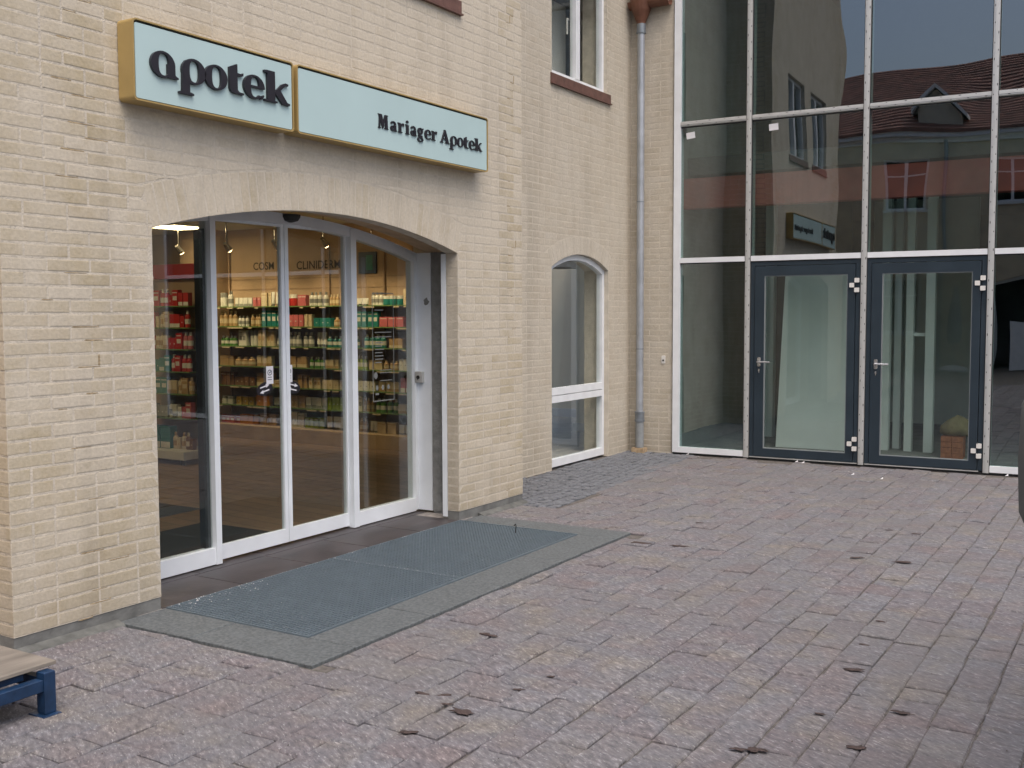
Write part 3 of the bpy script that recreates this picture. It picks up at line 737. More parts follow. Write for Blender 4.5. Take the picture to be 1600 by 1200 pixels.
def lab(t, l): t['label'] = l; return t
mt = MB(); mt.bbox((-1.62, 4.05, .0125), (-.8, 5.35, .024), .003); tag(obj('doormat', mt, M_MAT, loc=(-1.2, 4.7, .0125)), 'large dark doormat on the floor just inside the sliding door', 'doormat')
mt = MB(); mt.bbox((-2.95, 5.3, .0125), (-2.1, 5.75, .02), .003); tag(obj('doormat', mt, M_MAT, loc=(-2.5, 5.5, .0125)), 'smaller dark floor mat beyond the large doormat, nearer the gondola', 'doormat')

# shelving along the end wall
YS = 9.55
shelf = thing('shelf_unit', 'long tan wall shelf unit with green edged glass shelves full of goods', 'shelf unit', (-4.4, YS+.15, 0))
sx0, sx1 = -6.05, -2.42
mb = MB(); mb.box((sx0, YS+.36, .2), (sx1, YS+.39, 2.72)); obj('back_panel', mb, M_SHOPW, shelf)
mb = MB(); mb.box((sx0, YS+.345, .24), (sx1, YS+.358, 1.7)); obj('lower_back', mb, M_SHELFB, shelf)
mb = MB(); mb.bbox((sx0-.06, YS-.05, .012), (sx1, YS+.33, .19), .005); obj('base_cabinet', mb, M_BASEW, shelf)
SZ = [1.71, 1.455, 1.205, .945, .69, .44]
for z in SZ:
    mb = MB(); mb.box((sx0, YS+.02, z-.012), (sx1, YS+.34, z)); obj('glass_shelf', mb, M_SHGLASS, shelf)
for x in (-6.04, -5.17, -4.3, -3.43, -2.45):
    mb = MB(); mb.box((x-.012, YS+.326, .2), (x+.012, YS+.344, 2.5)); obj('upright', mb, M_SHELFB, shelf)
for z in (1.93, 2.06):
    mb = MB(); mb.box((sx0, YS+.352, z), (sx1, YS+.3595, z+.012)); obj('panel_joint', mb, M_SHELFB, shelf)
# price rail marks on shelf fronts
rr = random.Random(11)
mb = MB()
for z in SZ:
    x = sx0+.05
    while x < sx1-.1:
        if rr.random() < .5: mb.box((x, YS+.012, z-.028), (x+rr.uniform(.05, .16), YS+.0195, z-.014))
        x += rr.uniform(.1, .25)
obj('price_rail', mb, mat('cream_price_card', (.6, .52, .38), .6), shelf, kind='stuff')

# ---- goods
def goods_mesh(kind, size, cols):
    w_, d_, h_ = size; mb = MB()
    if kind == 'carton':
        mb.bbox((-w_/2, -d_/2, 0), (w_/2, d_/2, h_), .0015); q = int(w_*1000+h_*1000) % 4
        if q == 0: mb.box((-w_*.35, -d_/2-.0006, h_*.35), (w_*.35, -d_/2-.0001, h_*.62), 1)
        if q < 2: mb.box((-w_*.42, -d_/2-.0006, h_*.8), (w_*.42, -d_/2-.0001, h_*.86), 1)
        if q == 2: mb.box((-w_*.5, -d_/2-.0006, h_*.02), (w_*.5, -d_/2-.0001, h_*.3), 1)
        if q == 3: mb.box((-w_*.1, -d_/2-.0006, h_*.4), (w_*.1, -d_/2-.0001, h_*.5), 1)
    elif kind == 'bottle':
        r = w_/2; mb.lathe((0, 0, 0), [(r*.95, 0), (r, .004), (r, h_*.66), (r*.8, h_*.74), (r*.4, h_*.79)], 12); mb.lathe((0, 0, h_*.79), [(r*.46, 0), (r*.46, h_*.2), (r*.36, h_*.21)], 12, 1)
        mb.lathe((0, 0, h_*.2), [(r*1.01, 0), (r*1.01, h_*.3)], 12, 1)
    elif kind == 'tube':
        n = 10; vs = []; 
        for z, a, b_ in ((0, .3, .3), (h_*.16, .34, .34), (h_*.18, .5, .42), (h_, .55, .05)):
            for i in range(n): t = 2*math.pi*i/n; vs.append((w_*a*math.cos(t), d_*b_*math.sin(t), z))
        mb.add(vs, [(k*n+i, k*n+(i+1) % n, k*n+n+(i+1) % n, k*n+n+i) for k in range(3) for i in range(n)]+[tuple(range(n))[::-1], tuple(range(3*n, 4*n))])
        mb.m[:n] = [1]*n
    elif kind == 'jar':
        r = w_/2; mb.lathe((0, 0, 0), [(r*.9, 0), (r, .006), (r, h_*.62), (r*.9, h_*.66)], 14); mb.lathe((0, 0, h_*.66), [(r*.98, 0), (r*.98, h_*.32), (r*.9, h_*.34)], 14, 1)
    me = bpy.data.meshes.new(kind); me.from_pydata(mb.v, [], mb.f)
    for c in cols: me.materials.append(c)
    me.polygons.foreach_set('material_index', mb.m); me.update(); return me
PC = {'cream': (.62, .52, .36), 'white': (.68, .68, .64), 'red': (.45, .03, .03), 'pink': (.5, .13, .15), 'lime': (.30, .42, .05), 'green': (.07, .23, .03), 'teal': (.02, .2, .19),
      'navy': (.03, .06, .13), 'tan': (.42, .28, .14), 'orange': (.5, .2, .03), 'yellow': (.52, .33, .03), 'grey': (.25, .26, .25), 'brown': (.2, .1, .05)}
PM = {k: mat('pack_'+k, v, .4, var=.06, scale=40) for k, v in PC.items()}
GM = {}
def put(kind, col, sz, x, y, z, shelfname, place, rz=0):
    sec = {'cream': 'tan', 'white': 'grey', 'red': 'white', 'pink': 'white', 'lime': 'white', 'green': 'white', 'teal': 'white', 'navy': 'white', 'tan': 'cream', 'orange': 'cream', 'yellow': 'white', 'grey': 'white', 'brown': 'cream'}[col]
    key = (kind, col, sz)
    if key not in GM:
        o = bpy.data.objects.new(kind, goods_mesh(kind, sz, [PM[col], PM[sec]])); GM[key] = o
    else:
        o = GM[key].copy()
    COL.objects.link(o)
    o.location = (x, y, z); o.rotation_euler = (0, 0, rz)
    tag(o, f'{col} {kind} standing on the {shelfname} {place}', kind, f'{col} {kind}s on the {shelfname} {place}')
SN = ['top shelf', 'second shelf from the top', 'third shelf from the top', 'fourth shelf from the top', 'fifth shelf from the top', 'lowest glass shelf', 'base cabinet top']
C1, C2, C3 = (.066, .06, .15), (.095, .07, .115), (.056, .055, .18)
BT, BT2, TB, JR = (.06, .06, .18), (.054, .054, .14), (.066, .05, .16), (.11, .11, .145)
PLAN = [
 [('bottle','grey',BT),('bottle','white',BT),('carton','white',C1),('carton','cream',C3),('carton','cream',C1),('tube','white',TB),('carton','red',C2),('jar','red',JR),('carton','pink',C1),('carton','cream',C1),('carton','red',C2),('carton','cream',C3),('carton','cream',C2),('carton','pink',C1),('bottle','navy',BT2),('carton','navy',C1),('jar','teal',JR),('carton','cream',C3),('carton','red',C2),('carton','pink',C2),('carton','cream',C3)],
 [('bottle','tan',BT),('bottle','white',BT),('bottle','white',BT2),('bottle','cream',BT),('tube','white',TB),('carton','cream',C2),('carton','cream',C1),('carton','lime',C2),('carton','lime',C1),('bottle','green',BT),('carton','tan',C1),('carton','cream',C2),('carton','cream',C1),('carton','tan',C2),('carton','cream',C3)],
 [('bottle','green',BT2),('bottle','tan',BT),('bottle','brown',BT),('bottle','grey',BT),('bottle','grey',BT),('bottle','teal',BT),('bottle','teal',BT),('carton','tan',C1),('carton','cream',C2),('carton','tan',C2)],
 [('carton','tan',C2),('carton','brown',C1),('carton','cream',C1),('carton','tan',C1),('bottle','green',BT),('bottle','green',BT2),('bottle','lime',BT),('carton','cream',C1),('carton','lime',C3),('carton','tan',C2)],
 [('carton','brown',C1),('carton','tan',C1),('carton','cream',C2),('carton','tan',C3),('carton','cream',C1),('carton','lime',C1),('carton','cream',C2),('carton','pink',C1),('carton','tan',C1)],
 [('carton','yellow',C2),('carton','orange',C2),('carton','cream',C1),('carton','tan',C1),('carton','lime',C1),('carton','cream',C3),('bottle','green',BT),('carton','cream',C2),('carton','pink',C1)],
 [('carton','pink',C2),('carton','orange',C2),('carton','tan',C1),('carton','white',C3),('carton','lime',C1),('tube','white',TB),('carton','lime',C3),('carton','cream',C1),('carton','tan',C1),('carton','orange',C1)]]
rr = random.Random(21)
for si, z in enumerate(SZ+[.19]):
    plan = PLAN[si]; x = sx0+.08; n = 0; k = 0
    span = (sx1-sx0)/len(plan)
    while x < sx1-.08:
        item = plan[min(len(plan)-1, int((x-sx0)/span))]; kind, col, sz = item
        if rr.random() < .28: kind, col = rr.choice((('carton', 'white'), ('bottle', 'white'), ('tube', 'white'), ('carton', 'pink'), ('carton', 'teal'), ('carton', 'cream'), ('jar', 'white'), ('bottle', 'tan')))
        f_ = rr.choice((.75, .9, 1.0, 1.12)); sz = (round(sz[0]*rr.choice((.8, 1, 1.2)), 3), round(sz[1], 3), round(min(.2, sz[2]*f_), 3))
        run = rr.randint(2, 4); cnt = 0
        while cnt < run and x < sx1-.08 and cnt < 5:
            put(kind, col, sz, x+sz[0]/2, YS+.09+rr.uniform(0, .03), z+.0005, SN[si], 'of the long wall shelf unit', rr.uniform(-.12, .12))
            x += sz[0]+rr.uniform(.004, .014); cnt += 1
        x += rr.uniform(.0, .045)
        if si in (2, 3) and rr.random() < .25: x += .08
# header letters on the panel above the shelves
def text_mesh(parent, txt, fn, u, v, h, d, m, name='letter', wscale=1., sp=.0):
    cu = bpy.data.curves.new('t', 'FONT'); cu.body = txt; cu.size = h/.73; cu.extrude = 0; cu.offset = h*.012
    o = bpy.data.objects.new('t', cu); COL.objects.link(o)
    dg = bpy.context.evaluated_depsgraph_get(); me = o.evaluated_get(dg).to_mesh()
    mb = MB(); mb.add([fn(u+p.co.x*wscale, v+p.co.y, d) for p in me.vertices], [tuple(f.vertices) for f in me.polygons])
    mb.add([fn(u+p.co.x*wscale, v+p.co.y, d-.001) for p in me.vertices], [tuple(f.vertices)[::-1] for f in me.polygons])
    o.to_mesh_clear(); bpy.data.objects.remove(o); bpy.data.curves.remove(cu)
    return obj(name, mb, m, parent)
fShelf = lambda u, v, d: (u, YS+.358-d, v)
M_SHTXT = mat('dark_brown_print', (.05, .03, .02), .7)
text_mesh(shelf, 'COSM', fShelf, -5.62, 2.19, .1, .003, M_SHTXT, 'header_lettering')
text_mesh(shelf, 'CLINIDERM', fShelf, -4.86, 2.18, .105, .003, M_SHTXT, 'header_lettering', wscale=1.0)
mb = MB(); mb.bbox((-3.82, YS+.33, 2.10), (-3.55, YS+.357, 2.36), .003); mb.box((-3.70, YS+.3275, 2.14), (-3.60, YS+.3295, 2.32), 1)
obj('poster', mb, [PM['navy'], PM['teal']], shelf)

# free standing gondola with red and teal goods
gx, gy = -4.6, 7.65
gon = thing('display_gondola', 'free standing shop display with red and teal goods, left of the sliding leaves', 'display stand', (gx, gy, .012))
gw = .86
mb = MB(); mb.box((gx-gw/2, gy+.2, .1), (gx+gw/2, gy+.24, 2.1)); obj('back_panel', mb, M_SHOPW, gon)
mb = MB(); mb.bbox((gx-gw/2, gy-.25, .07), (gx+gw/2, gy+.3, .16), .005); obj('base', mb, PM['white'], gon)
for sx in (-1, 1):
    for sy in (-.2, .25):
        mb = MB(); mb.tube((gx+sx*gw*.42, gy+sy, .013), (gx+sx*gw*.42, gy+sy, .07), .025, n=10); obj('castor', mb, M_GASKET, gon)
mb = MB(); mb.bbox((gx-gw/2, gy+.12, 2.0), (gx+.27, gy+.19, 2.16), .004); obj('header', mb, PM['red'], gon)
GZ = [1.70, 1.47, 1.24, 1.0, .76, .5]
for z in GZ:
    mb = MB(); mb.box((gx-gw/2, gy-.14, z-.012), (gx+gw/2, gy+.195, z)); obj('shelf', mb, M_SHGLASS, gon)
GP = [['red','red','red','red'], ['red','cream','red','red'], ['red','cream','red','pink'], ['teal','teal','red','red'], ['grey','teal','cream','tan'], ['grey','grey','white','pink'], ['teal','teal','cream','brown']]
GS = ['top shelf','second shelf','third shelf','fourth shelf','fifth shelf','sixth shelf','base']
for si, z in enumerate(GZ+[.16]):
    x = gx-gw/2+.03
    while x < gx+gw/2-.07:
        c = GP[si][min(3, int((x-gx+gw/2)/gw*4))]; kd = 'carton' if rr.random() < .75 or c in ('teal',) else 'bottle'
        sz = rr.choice([(.07, .06, .14), (.09, .06, .17), (.055, .05, .12)]) if kd == 'carton' else BT
        if si == 6 and c == 'teal': sz = (.15, .1, .24)
        put(kd, c, sz, x+sz[0]/2, gy-.06, z+.0005, GS[si], 'of the free standing gondola', rr.uniform(-.1, .1)); x += sz[0]+.008
# lit lamps: the first is visible, the other two unseen, added to brighten the shop
for i, (x, y, lb) in enumerate(((-5.9, 8.9, 'lit square ceiling lamp over the gondola, seen through the left fixed pane'), (-4.3, 6.2, 'unseen square ceiling lamp added before the gondola to brighten its goods'), (-3.2, 4.9, 'unseen square ceiling lamp added nearest the sliding door to brighten the floor'))):
    t = thing('ceiling_lamp', lb, 'ceiling lamp', (x, y, 2.72), 'square ceiling lamps in the shop')
    mb = MB(); mb.box((x-.33, y-.33, 2.685), (x+.33, y-.3, 2.719)); mb.box((x-.33, y+.3, 2.685), (x+.33, y+.33, 2.719)); mb.box((x-.33, y-.3, 2.685), (x-.3, y+.3, 2.719)); mb.box((x+.3, y-.3, 2.685), (x+.33, y+.3, 2.719)); obj('rim', mb, PM['white'], t)
    mb = MB(); mb.box((x-.299, y-.299, 2.70), (x+.299, y+.299, 2.716)); obj('diffuser', mb, M_LAMP, t)
for i, x in enumerate((-6.0, -5.15, -4.35, -3.6, -2.9)):
    y = 9.0
    t = thing('spotlight', 'small lit chrome ceiling spotlight aimed at the wall shelves', 'spotlight', (x, y, 2.72), 'spotlights above the wall shelves')
    mb = MB(); mb.tube((x, y, 2.72), (x, y, 2.45), .008, n=8); obj('stem', mb, M_CHROME, t)
    mb = MB(); mb.tube((x, y-.03, 2.47), (x, y+.05, 2.39), .025, .04, n=12); obj('head', mb, M_CHROME, t)
    mb = MB(); mb.tube((x, y+.05, 2.39), (x, y+.054, 2.386), .033, n=12); obj('bulb', mb, M_LAMPS, t)
    ld = bpy.data.lights.new('spot_light', 'SPOT'); ld.energy = 22; ld.color = (1, .74, .42); ld.spot_size = rad(85); ld.spot_blend = .7; ld.shadow_soft_size = .04
    lo = bpy.data.objects.new('spot_light', ld); COL.objects.link(lo); lo.parent = t; lo.location = (0, .07, -.35)
    lo.rotation_euler = Vector((0, -.62, .9)).to_track_quat('Z', 'Y').to_euler()

# ================================================================== SIGNS
def rrect(u0, u1, v0, v1, r, n=5):
    pts = []
    for cx, cy, a in ((u1-r, v0+r, -90), (u1-r, v1-r, 0), (u0+r, v1-r, 90), (u0+r, v0+r, 180)):
        for i in range(n+1): t = rad(a+90*i/n); pts.append((cx+r*math.cos(t), cy+r*math.sin(t)))
    return pts
def sign_box(name, label, u0, u1, v0, v1):
    t = thing(name, label, 'sign', (0.06, (u0+u1)/2, (v0+v1)/2))
    mb = MB(); o, i_ = rrect(u0, u1, v0, v1, .022), rrect(u0+.008, u1-.008, v0+.008, v1-.008, .018)
    mb.ring(o, i_, fW, .006, .122); mb.prism(rrect(u0+.0081, u1-.0081, v0+.0081, v1-.0081, .018), fW, .006, .03); obj('casing', mb, M_GOLD, t)
    mb = MB(); mb.ring(rrect(u0+.0082, u1-.0082, v0+.0082, v1-.0082, .018), rrect(u0+.016, u1-.016, v0+.016, v1-.016, .013), fW, .031, .108); obj('gasket', mb, M_GASKET, t)
    mb = MB(); mb.prism(rrect(u0+.0145, u1-.0145, v0+.0125, v1-.021, .012), fW, .04, .118); obj('face', mb, M_MINT, t)
    return t
def ell(cx, cy, rx, ry, n=28, p=1., a0=0., a1=360.):
    out = []
    full = abs(a1-a0) >= 360
    for i in range(n if full else n+1):
        t = rad(a0+(a1-a0)*i/n); c, s = math.cos(t), math.sin(t)
        out.append((cx+rx*math.copysign(abs(c)**p, c), cy+ry*math.copysign(abs(s)**p, s)))
    return out
def glyph(ch):                    # strokes in units of the x-height
    S = []
    P_ = lambda *pts: S.append(('p', list(pts)))
    Rg = lambda o, i, c=True: S.append(('r', o, i, c))
    if ch == 'o': Rg(ell(.62, .5, .60, .54), ell(.64, .5, .25, .46, p=.75))
    elif ch == 'a':
        Rg(ell(.58, .5, .57, .54), ell(.61, .5, .25, .45, p=.75)); P_((.84, .0), (1.30, .0), (1.30, .08), (1.22, .10), (1.15, .16), (1.15, .56), (.80, .56), (.80, .1))
    elif ch == 'p':
        Rg(ell(.72, .5, .60, .54), ell(.74, .5, .25, .45, p=.75)); P_((.12, -.50), (.50, -.50), (.50, .35), (.48, .75), (.3, .9), (.16, .7)); P_((-.03, -.52), (.70, -.52), (.70, -.44), (.56, -.40), (.08, -.40), (-.03, -.44))
    elif ch == 't':
        P_((.08, .2), (.16, .06), (.34, 0), (.86, 0), (.88, .08), (.62, .10), (.52, .18), (.52, 1.30), (.46, 1.30), (.08, 1.12)); P_((.52, .92), (.78, .92), (.86, .98), (.86, .84), (.72, .80), (.52, .80))
    elif ch == 'e':
        o = ell(.62, .5, .60, .54, 26, 1, 20, 318); i_ = ell(.66, .5, .25, .45, 26, .75, 20, 318); Rg(o, i_, False)
        Rg(ell(.62, .5, .60, .54, 8, 1, -2, 60), ell(.66, .54, .25, .40, 8, .75, -2, 60), False); P_((.44, .47), (1.20, .47), (1.21, .56), (.44, .56)); P_((1.02, .1), (1.14, .22), (1.2, .2), (1.1, .02), (.95, -.01))
    elif ch == 'k':
        P_((.14, .04), (.54, .04), (.54, 1.42), (.10, 1.42), (-.02, 1.40), (-.02, 1.32), (.14, 1.28)); P_((-.02, 0), (.66, 0), (.66, .09), (-.02, .09))
        P_((.54, .46), (.62, .62), (.78, .70), (1.22, .12), (1.36, .10), (1.36, 0), (.96, 0)); P_((.54, .50), (.92, .92), (1.12, 1.02), (1.28, 1.0), (1.28, .90), (1.10, .88), (.70, .46))
    elif ch == 'M':
        P_((.05, .05), (.2, .05), (.24, 1.4), (.09, 1.4)); P_((.08, 1.45), (.42, 1.45), (.72, .35), (.6, .02), (.5, .02)); P_((.6, .02), (.68, .4), (.96, 1.45), (.8, 1.45), (.52, .3)); P_((.86, .05), (1.2, .05), (1.14, 1.4), (.86, 1.4))
        P_((-.03, 0), (.30, 0), (.30, .1), (-.03, .1)); P_((.78, 0), (1.28, 0), (1.28, .1), (.78, .1)); P_((-.03, 1.37), (.30, 1.37), (.3, 1.46), (-.03, 1.46)); P_((.86, 1.37), (1.26, 1.37), (1.26, 1.46), (.86, 1.46))
    elif ch == 'A':
        P_((.02, .05), (.18, .05), (.58, 1.3), (.46, 1.46)); P_((.42, 1.46), (.62, 1.46), (1.04, .05), (.68, .05)); P_((.2, .42), (.8, .42), (.8, .52), (.24, .52)); P_((-.06, 0), (.32, 0), (.32, .09), (-.06, .09)); P_((.58, 0), (1.16, 0), (1.16, .09), (.58, .09))
    elif ch == 'b':               # two storey a
        Rg(ell(.38, .28, .33, .29), ell(.40, .28, .09, .2, p=.8)); P_((.48, .0), (.86, 0), (.86, .1), (.78, .14), (.78, .62), (.48, .62)); Rg(ell(.42, .66, .36, .38, 12, 1, 0, 165), ell(.42, .66, .12, .28, 12, 1, 0, 165), False)
    elif ch == 'r':
        P_((.10, .05), (.42, .05), (.42, .98), (.10, .98)); P_((0, 0), (.56, 0), (.56, .1), (0, .1)); P_((0, .92), (.3, .92), (.3, 1.03), (0, 1.03)); P_((.42, .6), (.52, .82), (.62, .78), (.8, .72), (.84, 1.02), (.62, 1.05), (.42, .86))
    elif ch == 'i':
        P_((.10, .05), (.42, .05), (.42, .98), (.10, .98)); P_((0, 0), (.52, 0), (.52, .1), (0, .1)); P_((0, .92), (.3, .92), (.3, 1.03), (0, 1.03)); P_(*ell(.26, 1.32, .17, .15, 10))
    elif ch == 'g':
        Rg(ell(.40, .66, .36, .37), ell(.40, .66, .10, .28, p=.8)); Rg(ell(.42, -.22, .42, .27), ell(.42, -.22, .2, .15)); P_((.1, .12), (.3, .02), (.72, .02), (.72, .2), (.3, .24), (.16, .34)); P_((.62, .9), (.86, 1.06), (.9, .9), (.7, .82))
    return S
def letters(t, seq, base, xh, depth):
    for ch, u, sx in seq:
        mb = MB(); k = 0
        for s_ in glyph(ch):
            f = lambda a, b, d: fW(u+a*sx, base+b*xh, d)
            dd = depth-.0006*k; k += 1
            if s_[0] == 'p': mb.prism(s_[1], f, .1182+.0001*k, .1182+dd)
            else: mb.ring(s_[1], s_[2], f, .1182+.0001*k, .1182+dd, closed=s_[3])
        obj('letter', mb, M_BLACK, t)
sA = sign_box('shop_sign', 'gold framed mint sign reading apotek in big black letters', 3.387, 4.545, 2.688, 3.097)
letters(sA, [('a', 3.485, .138), ('p', 3.672, .136), ('o', 3.842, .136), ('t', 4.014, .132), ('e', 4.128, .136), ('k', 4.296, .150)], 2.832, .125, .017)
sB = sign_box('shop_sign', 'longer gold framed mint sign reading Mariager Apotek at its right end', 4.575, 6.685, 2.688, 3.097)
seq = [('M', 5.345, .083), ('b', 5.468, .086), ('r', 5.556, .082), ('i', 5.640, .080), ('b', 5.692, .086), ('g', 5.775, .082), ('e', 5.858, .066), ('r', 5.944, .080),
       ('A', 6.055, .098), ('p', 6.168, .072), ('o', 6.262, .069), ('t', 6.350, .072), ('e', 6.416, .069), ('k', 6.500, .072)]
letters(sB, seq, 2.832, .064, .009)

# ================================================================== RECESSED WING
wing = thing('wing_building', 'recessed buff brick wing with narrow arched window, beside the glass front', 'building', (XR-.3, 9.2, 0))
fR = Wf(XR)
AW = (9.107, 10.39, 0.0, 2.075); AWA = arc(9.107, 10.39, 2.075, .15)
UW = (9.115, 10.345, 4.0, 5.2)
ZW = 6.5
opsr = [(AW[0], AW[1], 0, lambda u: arcz(AWA, u)), (UW[0], UW[1], UW[2], lambda u: UW[3])]
mb = MB(); wall_cols(mb, fR, YE-.2, YC, .0, ZW, opsr, -.30, -.0006); obj('wall', mb, M_MORTAR, wing)
lay_bricks(wing, fR, YE-.1, YC, .012, ZW, opsr, [(AWA, .18)], M_BRICK2, 31, proud=.0004)
# short wall facing the camera
mb = MB(); mb.prism([(-.3, 0), (.515, 0), (.515, ZW), (-.3, ZW)], Gf, -.3, -.0006); obj('end_wall', mb, M_MORTAR, wing)
lay_bricks(wing, Gf, .0, .512, .012, ZW, [], [], M_BRICK2, 32, proud=.0004, maxparts=150)
# arched window (part) : frame with two panes
fr = MB(); t_ = .05; dep = .05
a, b = AW[0], AW[1]
fr.ring(arcpts(AWA, -.003, a+.003, b-.003, 20), arcpts(AWA, -.06, a+.003, b-.003, 20), fR, -dep-.07, -dep, closed=False)
fr.prism([(a+.003, .02), (a+.05, .02), (a+.05, 2.05), (a+.003, 2.02)], fR, -dep-.071, -dep+.001); fr.prism([(b-.05, .02), (b-.003, .02), (b-.003, 2.02), (b-.05, 2.05)], fR, -dep-.071, -dep+.001)
for z0, z1, o in ((.022, .1, .006), (.685, .755, .006), (.762, .835, .004)): fr.prism([(a+.05, z0), (b-.05, z0), (b-.05, z1), (a+.05, z1)], fR, -dep-.06, -dep+o)
aw = obj('arched_window', fr, M_WHITEW, wing)
p = MB(); p.prism([(a+.05, .1), (b-.05, .1), (b-.05, .685), (a+.05, .685)], fR, -dep-.04, -dep-.03); obj('pane', p, M_GLASSW, aw)
p = MB(); p.prism([(a+.05, .835), (b-.05, .835)]+[(b-.05+(a-b+.1)*i/12, arcz(AWA, b-.05+(a-b+.1)*i/12, -.06)+.004) for i in range(13)], fR, -dep-.04, -dep-.03); obj('pane', p, M_GLASSW, aw)
casement(wing, fR, *UW[:2], UW[2], UW[3], .04, M_WHITEW, sill=.1, handle=True)
# rooms behind
mb = MB(); mb.box((-2.25, 9.03, -.02), (-.99, 10.1, .013)); mb.box((-4.2, 10.1, -.02), (-.99, 14.2, .013)); obj('wing_floor', mb, M_FLOORW, wing)
mb = MB()
mb.box((-1.98, 12.5, .012), (-.99, 12.6, 2.6), 1); mb.box((-.99, 11.2, 0), (-.97, 12.6, 2.6), 1)
mb.box((-3.5, 14.1, 0), (-1.9, 14.2, 2.6), 0)
mb.box((-4.3, 10.1, 0), (-4.2, 14.2, .1))
mb.box((-3.0, 10.1, 2.6), (-.99, 14.2, 2.7)); mb.box((-2.3, 9.02, 2.6), (-.99, 10.1, 2.7)); mb.box((-4.2, 10.06, 0), (-2.3, 10.1, 2.6)); mb.box((-2.299, 9.02, 0), (-2.25, 10.06, 2.6)); mb.box((-2.25, 9.02, 0), (-.99, 9.03, 2.6))  # west side and part of the ceiling left open to brighten this room
obj('wing_room', mb, [mat('cream_grey_plaster', (.86, .81, .69), .9, var=.04, scale=3), mat('warm_board', (.80, .66, .46), .85, var=.05, scale=3)], wing)
mb = MB(); mb.bbox((-2.16, 12.42, .012), (-1.98, 12.6, 2.6), .006); obj('white_post', mb, M_WALLIN, wing)
mb = MB(); mb.box((-1.78, 12.44, .012), (-1.56, 12.498, 2.6)); obj('pale_panel', mb, M_WALLIN, wing)  # plain pale plaster panel in front of the board wall
mb = MB(); mb.box((-4.2, 14.05, .012), (-2.16, 14.098, .14)); mb.box((-2.2, 12.39, .013), (-1.94, 12.418, .12)); obj('skirting', mb, M_WHITEW, wing)
mb = MB(); mb.box((-2.98, 13.2, 2.25), (-1.9, 13.4, 2.599)); obj('brown_beam', mb, mat('brown_beam', (.36, .32, .27), .8, var=.2), wing)
mb = MB(); mb.box((-2.6, 8.6, 2.75), (-.99, 8.62, 5.1)); mb.box((-2.6, 8.6, 2.73), (-.985, 10.8, 2.75)); mb.box((-2.62, 8.6, 2.75), (-2.6, 10.8, 5.1)); mb.box((-2.6, 10.78, 2.75), (-.985, 10.8, 5.1)); mb.box((-2.6, 8.6, 5.1), (-.985, 10.8, 5.12))
obj('upper_room', mb, M_GREYW, wing)
mb = MB(); mb.box((-1.35, 10.0, 3.9), (-1.32, 10.16, 5.09)); mb.box((-1.35, 10.2, 3.9), (-1.33, 10.6, 5.09), 1); obj('curtain', mb, [M_WOOD, M_WALLIN], wing)
mb = MB(); mb.prism([(XR+.25, ZW), (XR+.25, ZW+.1), (-1.6, ZW+1.5), (-3.0, ZW+.1), (-3.0, ZW)], lambda u, v, d: (u, d, v), YE+.02, YC-.05); obj('roof', mb, M_TILE, wing)
# small bell plate on the short wall
bp = thing('bell_plate', 'tiny white bell plate on the short brick wall beside the glass front', 'bell', G(.415, .002, 1.075))
mb = MB(); mb.prism(rrect(.393, .437, 1.03, 1.12, .012), Gf, .003, .014); obj('plate', mb, M_HINGE, bp)
mb = MB(); mb.prism(ell(.415, 1.065, .011, .011, 12), Gf, .0142, .019); obj('button', mb, M_GASKET, bp)

# gutters and downpipe
gut = thing('downpipe', 'grey zinc downpipe with brown hopper in the corner of the yard', 'downpipe', G(.16, .09, 0))
c0 = G(.160, .092, 0)
V = lambda z: (c0[0], c0[1], z)
mb = MB(); mb.tube(V(.40), V(4.74), .042, n=18); obj('pipe', mb, M_ZINC, gut, smooth=False)
mb = MB(); mb.tube(V(.06), V(.40), .049, n=18); obj('foot_pipe', mb, mat('grey_foot_pipe', (.27, .29, .30), .6, .2, var=.2), gut)
mb = MB(); mb.tube(V(.36), V(.385), .058, n=18); mb.tube(V(.385), V(.455), .054, n=18); mb.tube(V(.455), V(.475), .058, n=18); obj('collar', mb, M_ZINCD, gut)
mb = MB(); mb.tube(V(1.19), V(1.2), .045, n=18); mb.tube(V(2.86), V(2.87), .045, n=18); obj('joint_ring', mb, M_ZINCD, gut)
mb = MB(); mb.tube(V(4.74), V(4.76), .056, n=18); mb.tube(V(4.76), V(4.845), .052, n=18); obj('collar', mb, M_ZINCD, gut)
mb = MB(); mb.lathe(V(0), [(.05, 4.845), (.055, 4.87), (.105, 4.99), (.125, 5.08), (.125, 5.2)], 18); obj('hopper', mb, M_COPPER, gut)
mb = MB(); mb.box((c0[0]-.07, c0[1]-.07, .0), (c0[0]+.07, c0[1]+.06, .055)); obj('foot_stone', mb, mat('tan_foot_stone', (.40, .30, .19), .9, var=.3, scale=20), gut)
mb = MB(); mb.box((c0[0]-.006, c0[1]+.04, 2.5), (c0[0]+.006, c0[1]+.088, 2.53)); obj('bracket', mb, M_ZINCD, gut)
def gutter(label, fn, u0, u1, z, off):
    mb = MB(); n = 10
    o = [(off+.075*math.cos(math.pi+math.pi*i/n), z+.075*math.sin(math.pi+math.pi*i/n)) for i in range(n+1)]
    i_ = [(off+.07*math.cos(math.pi+math.pi*i/n), z+.001+.07*math.sin(math.pi+math.pi*i/n)) for i in range(n+1)]
    mb.ring(o, i_, fn, u0, u1, closed=False)
    o_ = obj('gutter', mb, M_COPPER, loc=fn(off, z, (u0+u1)/2)); tag(o_, label, 'gutter')
gutter('short brown gutter between the hopper and the glass front', lambda u, v, d: G(d, u, v), .02, .5, 5.085, .085)

